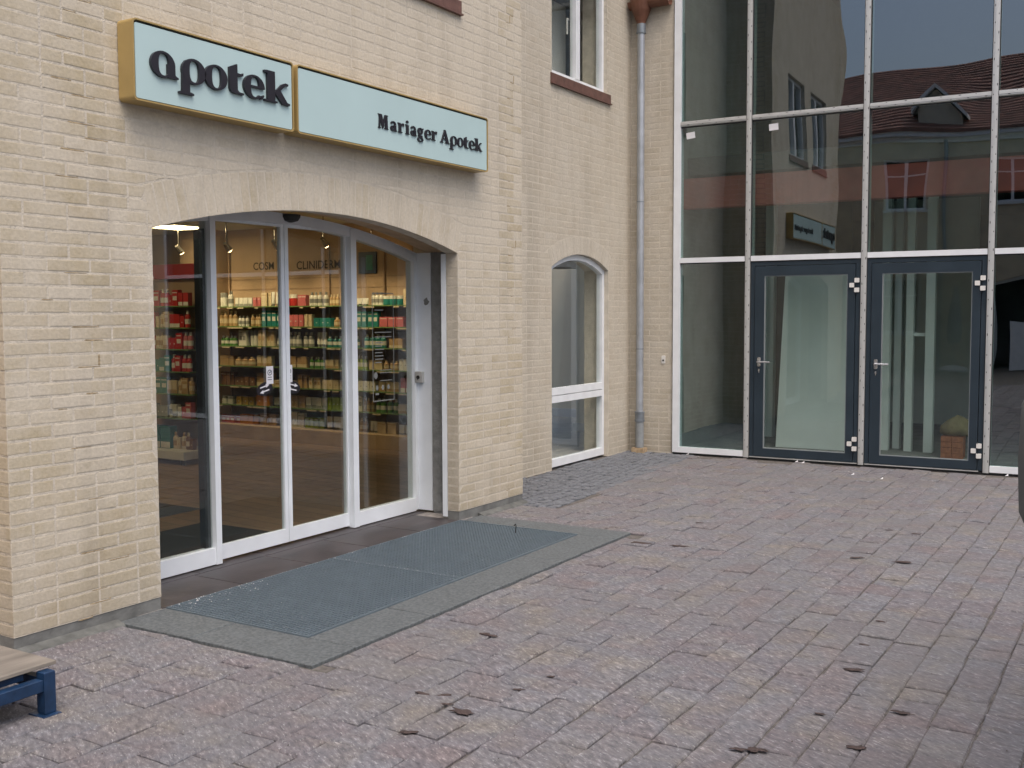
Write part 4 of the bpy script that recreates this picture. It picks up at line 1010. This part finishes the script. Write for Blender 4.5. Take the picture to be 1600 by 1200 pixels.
# ================================================================== GLASS FRONT
gf = thing('glass_front_building', 'tall glazed atrium front with pale aluminium mullions and two dark doors', 'building', G(3.5, -.1, 0))
QL, QR = .535, 8.42; ZG = 6.9
MUL = [(1.362, 1.427), (2.590, 2.652), (3.790, 3.852), (4.99, 5.05), (6.19, 6.25), (7.39, 7.45)]
COLS = [(.612, 1.362)]+[(MUL[i][1], MUL[i+1][0]) for i in range(5)]+[(7.45, 8.36)]
def gbox(mb, q0, q1, z0, z1, d0, d1, mi=0): mb.prism([(q0, z0), (q1, z0), (q1, z1), (q0, z1)], Gf, d0, d1, mi); return mb
for q0, q1 in ((QL, .612), (8.36, QR)):
    mb = MB(); gbox(mb, q0, q1, .022, ZG, -.08, .03); obj('edge_frame', mb, M_WHITEW, gf)
for q0, q1 in MUL:
    c = (q0+q1)/2
    mb = MB(); gbox(mb, c-.027, c+.027, .015, ZG, .012, .032); gbox(mb, c-.012, c+.012, .016, ZG-.001, .032, .038); gbox(mb, c-.03, c+.03, .01, ZG, -.12, -.02)
    m_ = obj('mullion', mb, M_ALU, gf)
    if q0 < 5:
        h = MB(); z = .12; k = 0
        while z < ZG-.1:
            s = .008 if k % 3 else .014; gbox(h, c+(-.019 if k % 2 else .015), c+(-.013 if k % 2 else .021), z, z+s*1.6, .0322, .0335); z += .085+R.uniform(-.02, .02); k += 1
        obj('screw_holes', h, M_DARKHOLE, m_, kind='stuff')
    g_ = MB(); gbox(g_, q0-.004, c-.028, .03, ZG, .002, .02); gbox(g_, c+.028, q1+.004, .03, ZG, .002, .02); obj('gasket', g_, M_GASKET, m_)
ZT = [(2.163, 2.219), (3.675, 3.735), (5.2, 5.26)]
for ci, (q0, q1) in enumerate(COLS):
    for zi, (z0, z1) in enumerate(ZT):
        mb = MB(); c = (z0+z1)/2
        if zi == 0: gbox(mb, q0+.002, q1-.002, z0, z1, -.02, .03)
        else: gbox(mb, q0+.002, q1-.002, c-.024, c+.024, .012, .03); gbox(mb, q0+.002, q1-.002, c-.011, c+.011, .03, .035)
        gbox(mb, q0+.002, q1-.002, z0, z1, -.1, -.021)
        t_ = obj('transom', mb, M_WHITEW if zi == 0 else M_ALU, gf)
        if zi and ci < 4:
            h = MB(); q = q0+.08; k = 0
            while q < q1-.06: gbox(h, q, q+(.022 if k % 3 == 0 else .01), c+(.013 if k % 2 else -.019), c+(.018 if k % 2 else -.014), .0302, .0315); q += .085+R.uniform(-.015, .015); k += 1
            obj('screw_holes', h, M_DARKHOLE, t_, kind='stuff')
        gk = MB(); gbox(gk, q0+.002, q1-.002, z0-.012, z0, -.015, .012); obj('gasket', gk, M_GASKET, t_)
    zz = [(.085, ZT[0][0]), (ZT[0][1], ZT[1][0]), (ZT[1][1], ZT[2][0]), (ZT[2][1], ZG)]
    for zi, (z0, z1) in enumerate(zz):
        if zi == 0 and ci in (1, 2): continue
        mb = MB(); gbox(mb, q0+.002, q1-.002, z0, z1, -.012, .0); obj('glass_pane', mb, M_GLASSF, gf)
    if ci not in (1, 2):
        mb = MB(); gbox(mb, q0+.002, q1-.002, .022, .085, -.06, .028); obj('bottom_rail', mb, M_WHITEW, gf)
mb = MB(); gbox(mb, QL, QR, .0, .0215, -.1, .015); obj('threshold', mb, M_GASKET, gf)
mb = MB(); gbox(mb, 1.43, 2.58, .0215, .03, .0, .03); gbox(mb, 2.66, 3.75, .0215, .03, .0, .03); obj('threshold_strip', mb, M_ALU, gf)
# two doors
for k, (q0, q1) in enumerate(((1.431, 2.588), (2.656, 3.788))):
    fr = MB(); zt = 2.15
    gbox(fr, q0, q0+.04, .032, zt, -.06, .016); gbox(fr, q1-.045, q1, .032, zt, -.06, .016); gbox(fr, q0+.04, q1-.045, zt-.04, zt, -.06, .016)
    a, b = q0+.046, q1-.051; z0, z1 = .038, zt-.046
    ga, gb, gz0, gz1 = q0+.150, q1-.128, .125, 2.0
    gbox(fr, a, ga, z0, z1, -.05, .024); gbox(fr, gb, b, z0, z1, -.05, .024); gbox(fr, ga, gb, z0, gz0, -.05, .024); gbox(fr, ga, gb, gz1, z1, -.05, .024)
    d = obj('door', fr, M_ANTH, gf)
    p = MB(); gbox(p, ga, gb, gz0, gz1, -.02, -.008); obj('pane', p, M_GLASSD, d)
    p = MB(); gbox(p, ga, ga+.008, gz0, gz1, -.007, .018); gbox(p, gb-.008, gb, gz0, gz1, -.007, .018); gbox(p, ga+.008, gb-.008, gz0, gz0+.008, -.007, .018); gbox(p, ga+.008, gb-.008, gz1-.008, gz1, -.007, .018); obj('glazing_bead', p, mat('grey_bead', (.30, .33, .34), .4, .3), d)
    hq = q0+.1
    h = MB(); h.prism(rrect(hq-.018, hq+.018, 1.02, 1.12, .012), Gf, .0242, .032)
    P0, P1, P2 = G(hq, .032, 1.072), G(hq, .085, 1.072), G(hq+.135, .08, 1.07); h.path([P0, P1], .011, 10); h.tube(P1, P2, .0105, .009, n=10); obj('handle', h, M_STEEL, d)
    h = MB(); h.prism(rrect(hq-.009, hq+.009, .965, .995, .008), Gf, .0242, .028); h.prism([(hq-.003, .95), (hq+.003, .95), (hq+.003, .966), (hq-.003, .966)], Gf, .0242, .0275); obj('keyhole', h, M_STEEL, d)
    for z in (1.885, .23):
        h = MB(); hq2 = q1-.05
        for dq, dz in ((.018, .05), (-.032, 0), (.018, -.05)): h.prism(rrect(hq2+dq-.024, hq2+dq+.022, z+dz-.023, z+dz+.023, .005), Gf, .0245, .048)
        obj('hinge', h, M_HINGE, d)
for q, z, tl in ((.722, 3.575, .1), (1.655, 3.585, .06)):
    mb = MB(); c, s = math.cos(tl), math.sin(tl)
    mb.prism([(q+x*c-y*s, z+x*s+y*c) for x, y in ((-.05, -.035), (.05, -.035), (.05, .035), (-.05, .035))], Gf, .0005, .002); obj('paper_label', mb, M_PAPER, gf)
# structure inside the atrium
def ibox(name, q0, q1, z0, z1, d0, d1, m, parent=gf): mb = MB(); gbox(mb, q0, q1, z0, z1, -d1, -d0); return obj(name, mb, m, parent)
ibox('atrium_floor', .2, 9.2, -.02, .018, .11, 8.0, M_FLOORG)
ibox('atrium_wall', .2, 9.2, 0, ZG, 8.0, 8.2, M_DARKW); ibox('atrium_wall', .2, .5, 0, ZG, .31, 8.0, M_GREYW); ibox('atrium_wall', 9.2, 9.4, 0, ZG, .11, 8.0, M_DARKW)
ibox('upper_floor', .5, 9.2, 3.2, 3.4, .5, 8.0, M_DARKW); ibox('atrium_ceiling', .2, 9.2, ZG, ZG+.2, .0, 8.2, M_DARKW)
ibox('red_beam', .5, 9.2, 2.80, 3.14, .3, .48, M_REDST)
ibox('dark_partition', .55, 1.75, .018, 3.2, 3.4, 3.5, M_DARKW)
ibox('side_pier', 8.42, 9.4, 0, ZG, -.03, .1, M_YELLOW)
for q0, q1, d0 in ((.99, 1.10, 2.0), (2.55, 2.645, 1.3), (2.66, 2.74, 1.5), (2.82, 2.90, 1.3), (3.03, 3.125, 1.3)):
    mb = MB(); mb.prism([(q0, .018), (q1, .018), (q1, 3.19), (q0, 3.19)], Gf, -d0-.12, -d0); obj('white_column', mb, M_WHITEP, gf)
ibox('cross_rail', 2.901, 3.029, 1.33, 1.37, 1.34, 1.38, M_WHITEP)
ibox('pale_wall', 1.8, 3.2, .018, 3.19, 4.6, 4.7, M_BEIGE)
mb = MB(); b0 = [(1.43, .02), (2.25, .02), (2.19, 2.06), (1.45, 2.08)]
vs = [G(q, -1.0-.26*z/2, z) for q, z in b0]+[G(q, -1.04-.26*z/2, z) for q, z in b0]
mb.add(vs, [(0,1,2,3),(7,6,5,4),(0,4,5,1),(1,5,6,2),(2,6,7,3),(3,7,4,0)])
tag(obj('white_board', mb, M_WHITEP, loc=G(1.85, -1.1, .02)), 'tall white board leaning inside behind the left dark door', 'board')
bs = thing('brick_stack', 'small stack of orange bricks on the atrium floor behind the right dark door', 'brick stack', G(3.35, -1.0, .018))
for k in range(4):
    for j in range(2): mb = MB(); gbox(mb, 3.27+.115*j+.002, 3.27+.115*j+.112, .018+.06*k, .018+.06*k+.056, -1.12, -.90); obj('brick', mb, M_ORANGE, bs)
mb = MB(); rr = random.Random(9); n = 16; vs = []
for k in range(7):
    z_, r_ = ((0, .8), (.03, 1.0), (.07, 1.03), (.11, .95), (.15, .75), (.175, .45), (.18, .1))[k]
    for i in range(n):
        t = 2*math.pi*i/n; f_ = r_*(1+rr.uniform(-.06, .06)+.08*math.sin(3*t+k*.3)); vs.append(G(3.41+.16*f_*math.cos(t), -1.02+.12*f_*math.sin(t), .2625+z_*(1+.25*math.cos(t-1))))
mb.add(vs, [(k*n+i, k*n+(i+1) % n, k*n+n+(i+1) % n, k*n+n+i) for k in range(6) for i in range(n)]+[tuple(range(n))[::-1], tuple(range(6*n, 7*n))])
tag(obj('sand_bag', mb, mat('ochre_sack', (.24, .19, .10), .9, var=.3, scale=12, bump=.5), loc=G(3.41, -1.02, .262), smooth=True), 'ochre sack lying on top of the orange brick stack indoors', 'sack')
# ================================================================== BLUE TROLLEY STAND
tro = thing('steel_stand', 'low blue steel stand with worn plywood top at the wall corner', 'stand', (.5, 1.8, 0))
tx0, tx1, ty0, ty1 = .10, .83, 1.15, 2.345; zt = .178
def hs_(a, b): mb = MB(); mb.bbox(a, b, .003); return mb
obj('rail', hs_((tx1-.05, ty0+.051, .105), (tx1-.006, ty1-.051, .155)), M_BLUE, tro); obj('rail', hs_((tx0+.006, ty0+.051, .105), (tx0+.05, ty1-.051, .155)), M_BLUE, tro)
obj('rail', hs_((tx0+.051, ty1-.046, .105), (tx1-.051, ty1-.006, .155)), M_BLUE, tro); obj('rail', hs_((tx0+.051, ty0+.006, .105), (tx1-.051, ty0+.046, .155)), M_BLUE, tro)
for x in (tx0, tx1-.05):
    for y in (ty0, ty1-.05):
        l_ = obj('leg', hs_((x, y, .012), (x+.05, y+.05, .182)), M_BLUE, tro)
        mb = MB(); mb.bbox((x-.03, y-.02, .001), (x+.07, y+.06, .0118), .002); obj('foot_plate', mb, M_BLUE, l_)
for ya in (ty0+.06, ty1-.2):
    mb = MB(); mb.box((tx0+.06, ya, .158), (tx1-.06, ya+.1, .19)); obj('batten', mb, M_BLUE, tro)
mb = MB(); mb.bbox((tx0-.02, ty0-.02, .192), (tx1-.035, ty1+.03, .208), .002); obj('board', mb, M_BOARD, tro)

# ================================================================== VAN beside the camera (only the edge of its mirror shows)
van = thing('parked_van', 'grey van parked beside the camera, only its mirror edge showing', 'van', (5.75, 2.6, 0))
vx0, vx1 = 4.93, 6.6
prof = [(.15, .42), (.12, .75), (.2, .98), (1.05, 1.12), (1.75, 1.85), (2.1, 1.95), (4.6, 1.93), (4.72, 1.6), (4.75, .42)]
def vf(u, v, d): return (d, .15+u, v)
mb = MB(); mb.prism(prof, vf, vx0+.08, vx1-.08)
mb.prism([(.17, .44), (.15, .75), (.22, .95), (1.05, 1.08), (4.7, 1.08), (4.73, .44)], vf, vx0, vx1); obj('body', mb, M_VAN, van)
for s, x in ((0, vx0+.075), (1, vx1-.075)):
    for pts in ([(1.2, 1.14), (2.2, 1.14), (2.2, 1.78), (1.75, 1.78)], [(2.3, 1.14), (3.35, 1.14), (3.35, 1.78), (2.3, 1.78)], [(3.45, 1.14), (4.55, 1.14), (4.5, 1.78), (3.45, 1.78)]):
        mb = MB(); mb.prism(pts, vf, x-.008, x+.008); obj('side_window', mb, M_GASKET, van)
mb = MB(); mb.add([vf(1.07, 1.15, vx0+.2), vf(1.07, 1.15, vx1-.2), vf(1.70, 1.82, vx1-.25), vf(1.70, 1.82, vx0+.25), vf(1.06, 1.16, vx0+.2), vf(1.06, 1.16, vx1-.2), vf(1.69, 1.83, vx1-.25), vf(1.69, 1.83, vx0+.25)], [(0,1,2,3),(7,6,5,4),(0,4,5,1),(1,5,6,2),(2,6,7,3),(3,7,4,0)]); obj('windscreen', mb, M_GASKET, van)
for x, sg in ((vx0, 1), (vx1, -1)):
    for u in (.85, 3.85):
        c = vf(u, .32, x); wmb = MB(); wmb.tube((c[0]-.005*sg, c[1], c[2]), (c[0]+.2*sg, c[1], c[2]), .32, n=28); wh = obj('wheel', wmb, M_TYRE, van)
        rb = MB(); rb.tube((c[0]-.012*sg, c[1], c[2]), (c[0]-.004*sg, c[1], c[2]), .2, n=20); obj('rim', rb, M_STEEL, wh)
for x in (vx0+.18, vx1-.42):
    mb = MB(); mb.bbox((x, .25, .72), (x+.24, .31, .9), .02); obj('headlight', mb, M_LENS, van)
    mb = MB(); mb.bbox((x-.1, 4.885, .8), (x+.04, 4.93, 1.2), .01); obj('tail_light', mb, M_REDL, van)
mb = MB(); mb.bbox((vx0+.05, .2, .4), (vx1-.05, .27, .62), .02); obj('bumper', mb, M_VANP, van)
# mirror housing: rounded shell seen edge-on at the right border of the picture
mc = Vector((4.563, 1.07, 1.435))
def shell(c, w2, h2, d2):
    mb = MB(); n = 20; prof_ = [(-1, .55), (-.8, .82), (-.3, .98), (.25, 1.0), (.8, .93), (1., .8)]; vs = []
    for t, s in prof_:
        for i in range(n):
            a = 2*math.pi*i/n; cc, ss = math.cos(a), math.sin(a); e = .38
            vs.append((c[0]+w2*s*math.copysign(abs(cc)**e, cc), c[1]+t*d2, c[2]+h2*s*math.copysign(abs(ss)**e, ss)))
    fs = [(k*n+i, k*n+(i+1) % n, k*n+n+(i+1) % n, k*n+n+i) for k in range(5) for i in range(n)]+[tuple(range(n))[::-1], tuple(range(5*n, 6*n))]
    return mb.add(vs, fs)
mm_ = obj('mirror', shell(mc, .125, .095, .05), M_VANP, van, smooth=True)
mb = MB(); mb.tube((mc.x+.1, mc.y, mc.z-.05), (vx0+.09, mc.y+.08, 1.26), .028, n=10); obj('mirror_arm', mb, M_VANP, mm_)

# ================================================================== HOUSES behind the camera (they show in the glass)
def roof_rows(parent, x0, x1, ya, za, yb, zb, m, n=26):
    mb = MB()
    for i in range(n):
        t0, t1 = i/n, (i+1)/n; y0, z0 = ya+(yb-ya)*t0, za+(zb-za)*t0; y1, z1 = ya+(yb-ya)*t1, za+(zb-za)*t1
        mb.prism([(y0, z0-.05), (y0, z0+.05), (y1, z1+.015), (y1, z1-.05)], lambda u, v, d: (d, u, v), x0, x1)
    obj('roof_tiles', mb, m, parent, kind='stuff')
def house(name, label, x0, x1, yf, depth, eave, ridge, m, wins, arch_=None, dirn=1):
    t = thing(name, label, 'house', ((x0+x1)/2, yf-dirn*depth/2, 0))
    fn = lambda u, v, d: (u, yf+dirn*d, v)
    ops_ = [(a, b, c, (lambda q: (lambda u: q))(d)) for a, b, c, d in wins]
    A = None
    if arch_: A = arc(arch_[0], arch_[1], arch_[2], .35); ops_.append((arch_[0], arch_[1], 0, lambda u: arcz(A, u)))
    mb = MB(); wall_cols(mb, fn, x0, x1, 0, eave, ops_, -.35, 0)
    mb.box((x0, yf-dirn*.36, 0), (x0+.35, yf-dirn*depth, eave)); mb.box((x1-.35, yf-dirn*.36, 0), (x1, yf-dirn*depth, eave)); mb.box((x0, yf-dirn*(depth-.1), 0), (x1, yf-dirn*depth, eave))
    for xx in (x0+.02, x1-.32): mb.prism([(yf-dirn*.01, eave+.001), (yf-dirn*(depth-.01), eave+.001), (yf-dirn*depth/2, ridge-.05)], lambda u, v, d: (d, u, v), xx, xx+.3)
    obj('wall', mb, m, t)
    mb = MB(); mb.box((x0-.05, yf+dirn*.002, eave-.28), (x1+.05, yf+dirn*.1, eave-.14)); mb.box((x0-.05, yf+dirn*.002, eave-.14), (x1+.05, yf+dirn*.22, eave)); obj('cornice', mb, M_CORN, t)
    roof_rows(t, x0-.1, x1+.1, yf+dirn*.25, eave+.03, yf-dirn*depth/2, ridge, M_TILE); roof_rows(t, x0-.1, x1+.1, yf-dirn*(depth+.2), eave+.03, yf-dirn*depth/2, ridge, M_TILE, 8)
    for a, b, c, d in wins:
        fr = MB(); B = lambda p, q, r, s: fr.prism([(p, r), (q, r), (q, s), (p, s)], fn, -.12, -.06)
        B(a, b, c, c+.06); B(a, b, d-.06, d); B(a, a+.06, c+.06, d-.06); B(b-.06, b, c+.06, d-.06); B((a+b)/2-.04, (a+b)/2+.04, c+.06, d-.06); B(a+.06, (a+b)/2-.04, c+(d-c)*.66, c+(d-c)*.66+.04); B((a+b)/2+.04, b-.06, c+(d-c)*.66, c+(d-c)*.66+.04)
        f = obj('window', fr, M_WHITEW, t)
        p = MB(); p.prism([(a+.06, c+.06), (b-.06, c+.06), (b-.06, d-.06), (a+.06, d-.06)], fn, -.105, -.095); obj('pane', p, M_GLASSW, f)
        p = MB(); p.prism([(a-.06, c-.07), (b+.06, c-.07), (b+.06, c), (a-.06, c)], fn, -.05, .06); obj('sill', p, M_CORN, f)
    mb = MB(); mb.box((x0+.36, yf-dirn*1.6, .02), (x1-.36, yf-dirn*1.65, eave-.1)); obj('dark_backdrop', mb, M_DOORD, t)  # dark sheet painted in for the unlit rooms behind the windows
    if arch_:
        a, b = arch_[0], arch_[1]; fr = MB()
        fr.ring([(a+(b-a)*i/14, arcz(A, a+(b-a)*i/14, -.005)) for i in range(15)], [(a+(b-a)*i/14, arcz(A, a+(b-a)*i/14, -.1)) for i in range(15)], fn, -.2, -.12, closed=False)
        for u in (a, a+(b-a)/3-.03, a+2*(b-a)/3-.03, b-.06): fr.prism([(u, .02), (u+.06, .02), (u+.06, arcz(A, u+.03)-.03), (u, arcz(A, u+.03)-.03)], fn, -.201, -.121)
        f = obj('shop_window', fr, M_CORN, t); p = MB(); p.prism([(a+.06, .1), (b-.06, .1), (b-.06, arch_[2]), (a+.06, arch_[2])], fn, -.17, -.16); obj('pane', p, M_GLASSW, f)
    return t, fn
wins = [(-3.9, -2.8, 4.5, 5.95), (-1.2, -.1, 4.5, 5.95), (1.5, 2.6, 4.5, 5.95), (4.2, 5.3, 4.5, 5.95), (7.0, 8.1, 4.5, 5.95), (-3.9, -2.8, 1.0, 2.6), (-1.3, -.2, 1.0, 2.6)]
hA, fA = house('yellow_house', 'yellow rendered house with red tiled roof, mirrored in the glass front', -5.2, 9.0, -9.6, 8.0, 6.7, 9.3, M_YELLOW, wins, (1.7, 4.9, 2.3))
dp = MB(); dp.tube(fA(.32, .1, .08), fA(.32, 6.5, .08), .05, n=10); obj('drainpipe', dp, M_ZINCD, hA)
# a white gabled dormer on that roof
mb = MB(); mb.prism([(-.3, 6.7), (.7, 6.7), (.7, 7.2), (.2, 7.75), (-.3, 7.2)], fA, -2.2, -.02); obj('dormer', mb, M_CREAM, hA)
mb = MB(); mb.prism([(-.45, 7.08), (.2, 7.8), (.85, 7.08), (.85, 7.2), (.2, 7.93), (-.45, 7.2)], fA, -2.3, .15); obj('dormer_roof', mb, M_CORN, hA)
wins2 = [(10.3, 11.4, 4.3, 5.7), (12.4, 13.5, 4.3, 5.7), (14.6, 15.7, 4.3, 5.7), (10.3, 11.4, 1.0, 2.5), (12.4, 13.5, 1.0, 2.5), (14.6, 15.7, 1.0, 2.5)]
hB, fB = house('cream_house', 'cream rendered house right of the yard, mirrored in the shop door', 9.4, 17.0, 13.2, 7.0, 6.0, 8.8, M_CREAM, wins2, None, -1)
hC = thing('tan_house', 'tan house with red tiled roof closing the far left of the yard', 'house', (-6, -6, 0))
mb = MB(); mb.box((-12, -8.9, 0), (-4.2, -1.2, 5.6)); mb.prism([(-8.9, 5.601), (-1.2, 5.601), (-5.05, 8.1)], lambda u, v, d: (d, u, v), -12, -4.2); obj('wall', mb, M_YELLOW, hC)
roof_rows(hC, -12.2, -4.05, -1.0, 5.6, -5.05, 8.2, M_TILE, 20); roof_rows(hC, -12.2, -4.05, -9.1, 5.6, -5.05, 8.2, M_TILE, 8)
mb = MB(); mb.box((-4.198, -8.9, 5.3), (-4.05, -1.2, 5.55)); obj('cornice', mb, M_CORN, hC)
# folded parasol on a white base in front of the yellow house, and an A-board
pr = thing('parasol', 'folded grey parasol on a white base, mirrored in the right dark door', 'parasol', (.8, -8.9, 0))
mb = MB(); mb.lathe((.8, -8.9, 0), [(.42, 0), (.42, .05), (.3, .12), (.08, .16)], 20); obj('base', mb, M_CORN, pr)
mb = MB(); mb.tube((.8, -8.9, .16), (.8, -8.9, 2.3), .025, n=10); obj('pole', mb, M_STEEL, pr)
mb = MB(); mb.lathe((.8, -8.9, .75), [(.16, 0), (.2, .25), (.16, .8), (.07, 1.4), (.03, 1.55)], 12); obj('canopy', mb, mat('grey_canvas', (.2, .23, .27), .9, var=.2), pr)
ab = thing('a_board', 'blank pale pavement board leaning open before the arched shop window opposite', 'pavement board', (2.4, -8.7, 0))
for s in (-1, 1):
    mb = MB(); vs = [(2.1, -8.7+s*.28, .02), (2.75, -8.7+s*.28, .02), (2.75, -8.7+s*.03, 1.15), (2.1, -8.7+s*.03, 1.15), (2.1, -8.7+s*.31, .02), (2.75, -8.7+s*.31, .02), (2.75, -8.7+s*.06, 1.15), (2.1, -8.7+s*.06, 1.15)]
    mb.add(vs, [(0,1,2,3),(7,6,5,4),(0,4,5,1),(1,5,6,2),(2,6,7,3),(3,7,4,0)]); obj('panel', mb, M_CORN, ab)

# ================================================================== litter on the paving
def place(x, y):
    if x < 2.0 and y > 6: return 'just beyond the far corner of the granite surround'
    if y > 7: return 'in the middle of the yard, well before the dark doors'
    if y > 6: return 'in the yard in front of the right dark door'
    if x < 2.45 and y < 4.6: return 'near the camera, between the granite surround and the picture bottom'
    if y > 4.4: return 'right of the gratings, halfway to the van mirror'
    return 'at the bottom right of the paving near the van'
def clump(x, y, s, ang, k):
    mb = MB(); n = 16; vs = []; rr = random.Random(k); lob = [rr.uniform(.45, 1.25) for _ in range(16)]
    for lv, (sc_, z) in enumerate(((1.0, .0), (.85, .5), (.45, .85))):
        for i in range(n):
            t = 2*math.pi*i/n; r = s*sc_*lob[i]*rr.uniform(.85, 1.15); a, b = r*math.cos(t)*1.7, r*math.sin(t)*.75
            vs.append((x+a*math.cos(ang)-b*math.sin(ang), y+a*math.sin(ang)+b*math.cos(ang), .0085+z*s*.16))
    mb.add(vs, [(k_*n+i, k_*n+(i+1) % n, k_*n+n+(i+1) % n, k_*n+n+i) for k_ in range(2) for i in range(n)]+[tuple(range(2*n, 3*n)), tuple(range(n))[::-1]])
    tag(obj('mud_clump', mb, M_MUD, loc=(x, y, .007), smooth=True), 'small dark brown mud clump '+place(x, y), 'mud clump', 'mud clumps '+place(x, y))
CL = [(1.53, 6.42, .045), (1.8, 6.46, .04), (1.76, 4.1, .03), (2.23, 3.19, .038), (1.98, 3.27, .026), (2.06, 3.30, .022), (2.17, 2.91, .024), (2.33, 3.73, .018), (2.11, 3.95, .016), (3.67, 3.64, .03), (3.36, 3.43, .03), (3.30, 3.40, .022), (2.93, 6.73, .03),
      (3.21, 6.75, .04), (3.45, 4.5, .032), (3.74, 4.08, .026), (3.38, 5.33, .02), (3.4, 4.89, .018), (3.46, 3.9, .016), (3.11, 7.7, .025), (2.92, 7.74, .02), (1.22, 4.25, .014), (2.29, 3.52, .016), (2.12, 3.22, .02), (1.62, 7.3, .02)]
for i, (x, y, s) in enumerate(CL): clump(x, y, s*.95, .2+R.uniform(-.3, .5), i)
for i, (q, o) in enumerate(((1.98, .12), (2.06, .16), (.75, .10), (3.0, .9), (2.7, .75), (4.02, .12))):
    x, y, _ = G(q, o, 0); mb = MB(); s = .014
    mb.add([(x-s, y-s*.6, .012), (x+s, y-s*.5, .016), (x+s*.8, y+s*.6, .03), (x-s*.7, y+s*.5, .014), (x-s, y-s*.6, .0145), (x+s, y-s*.5, .0185), (x+s*.8, y+s*.6, .0325), (x-s*.7, y+s*.5, .0165)], [(3,2,1,0),(4,5,6,7),(0,1,5,4),(1,2,6,5),(2,3,7,6),(3,0,4,7)])
    tag(obj('paper_scrap', mb, M_PAPER, loc=(x, y, .012)), 'tiny crumpled white paper scrap on the paving before the glass front', 'paper scrap', 'paper scraps on the paving')

# white grit and frost caught along the edges of the gratings
rr = random.Random(77); mb = MB()
def crumb(x, y, z, s_):
    a = rr.uniform(0, 6.3); c, s2 = math.cos(a)*s_, math.sin(a)*s_
    mb.add([(x+c, y+s2, z), (x-s2, y+c, z), (x-c, y-s2, z), (x+s2, y-c, z), (x+rr.uniform(-.3, .3)*s_, y, z+s_*.9)], [(0,1,4),(1,2,4),(2,3,4),(3,0,4),(3,2,1,0)])
for k in range(70): crumb(rr.uniform(.005, .05+.2*rr.random()**3), rr.uniform(3.62, 4.3), .0165, rr.uniform(.0015, .0045))
for k in range(50): crumb(rr.uniform(.003, .02), rr.uniform(4.3, 6.4), .0165, rr.uniform(.0012, .003))
for k in range(30): crumb(rr.uniform(.02, 1.0), 4.955+rr.uniform(-.012, .012), .0165, rr.uniform(.0012, .003))
for k in range(40): crumb(rr.uniform(.05, 1.0), rr.uniform(3.65, 6.4), .0135, rr.uniform(.001, .0022))
o = obj('white_grit', mb, M_PAPER, loc=(.3, 4.6, .013), kind='stuff'); o['label'] = 'white grit scattered on the door gratings'
mb = MB()
for k in range(420):
    x, y = rr.uniform(.3, 4.2), rr.uniform(1.6, 10.4)
    if x < 1.4 and 3.2 < y < 6.8: continue
    crumb(x, y, .009, rr.uniform(.0015, .0045))
o = obj('dark_grit', mb, M_MUD, loc=(2, 6, .009), kind='stuff'); o['label'] = 'fine dark grit scattered over the pink paving'
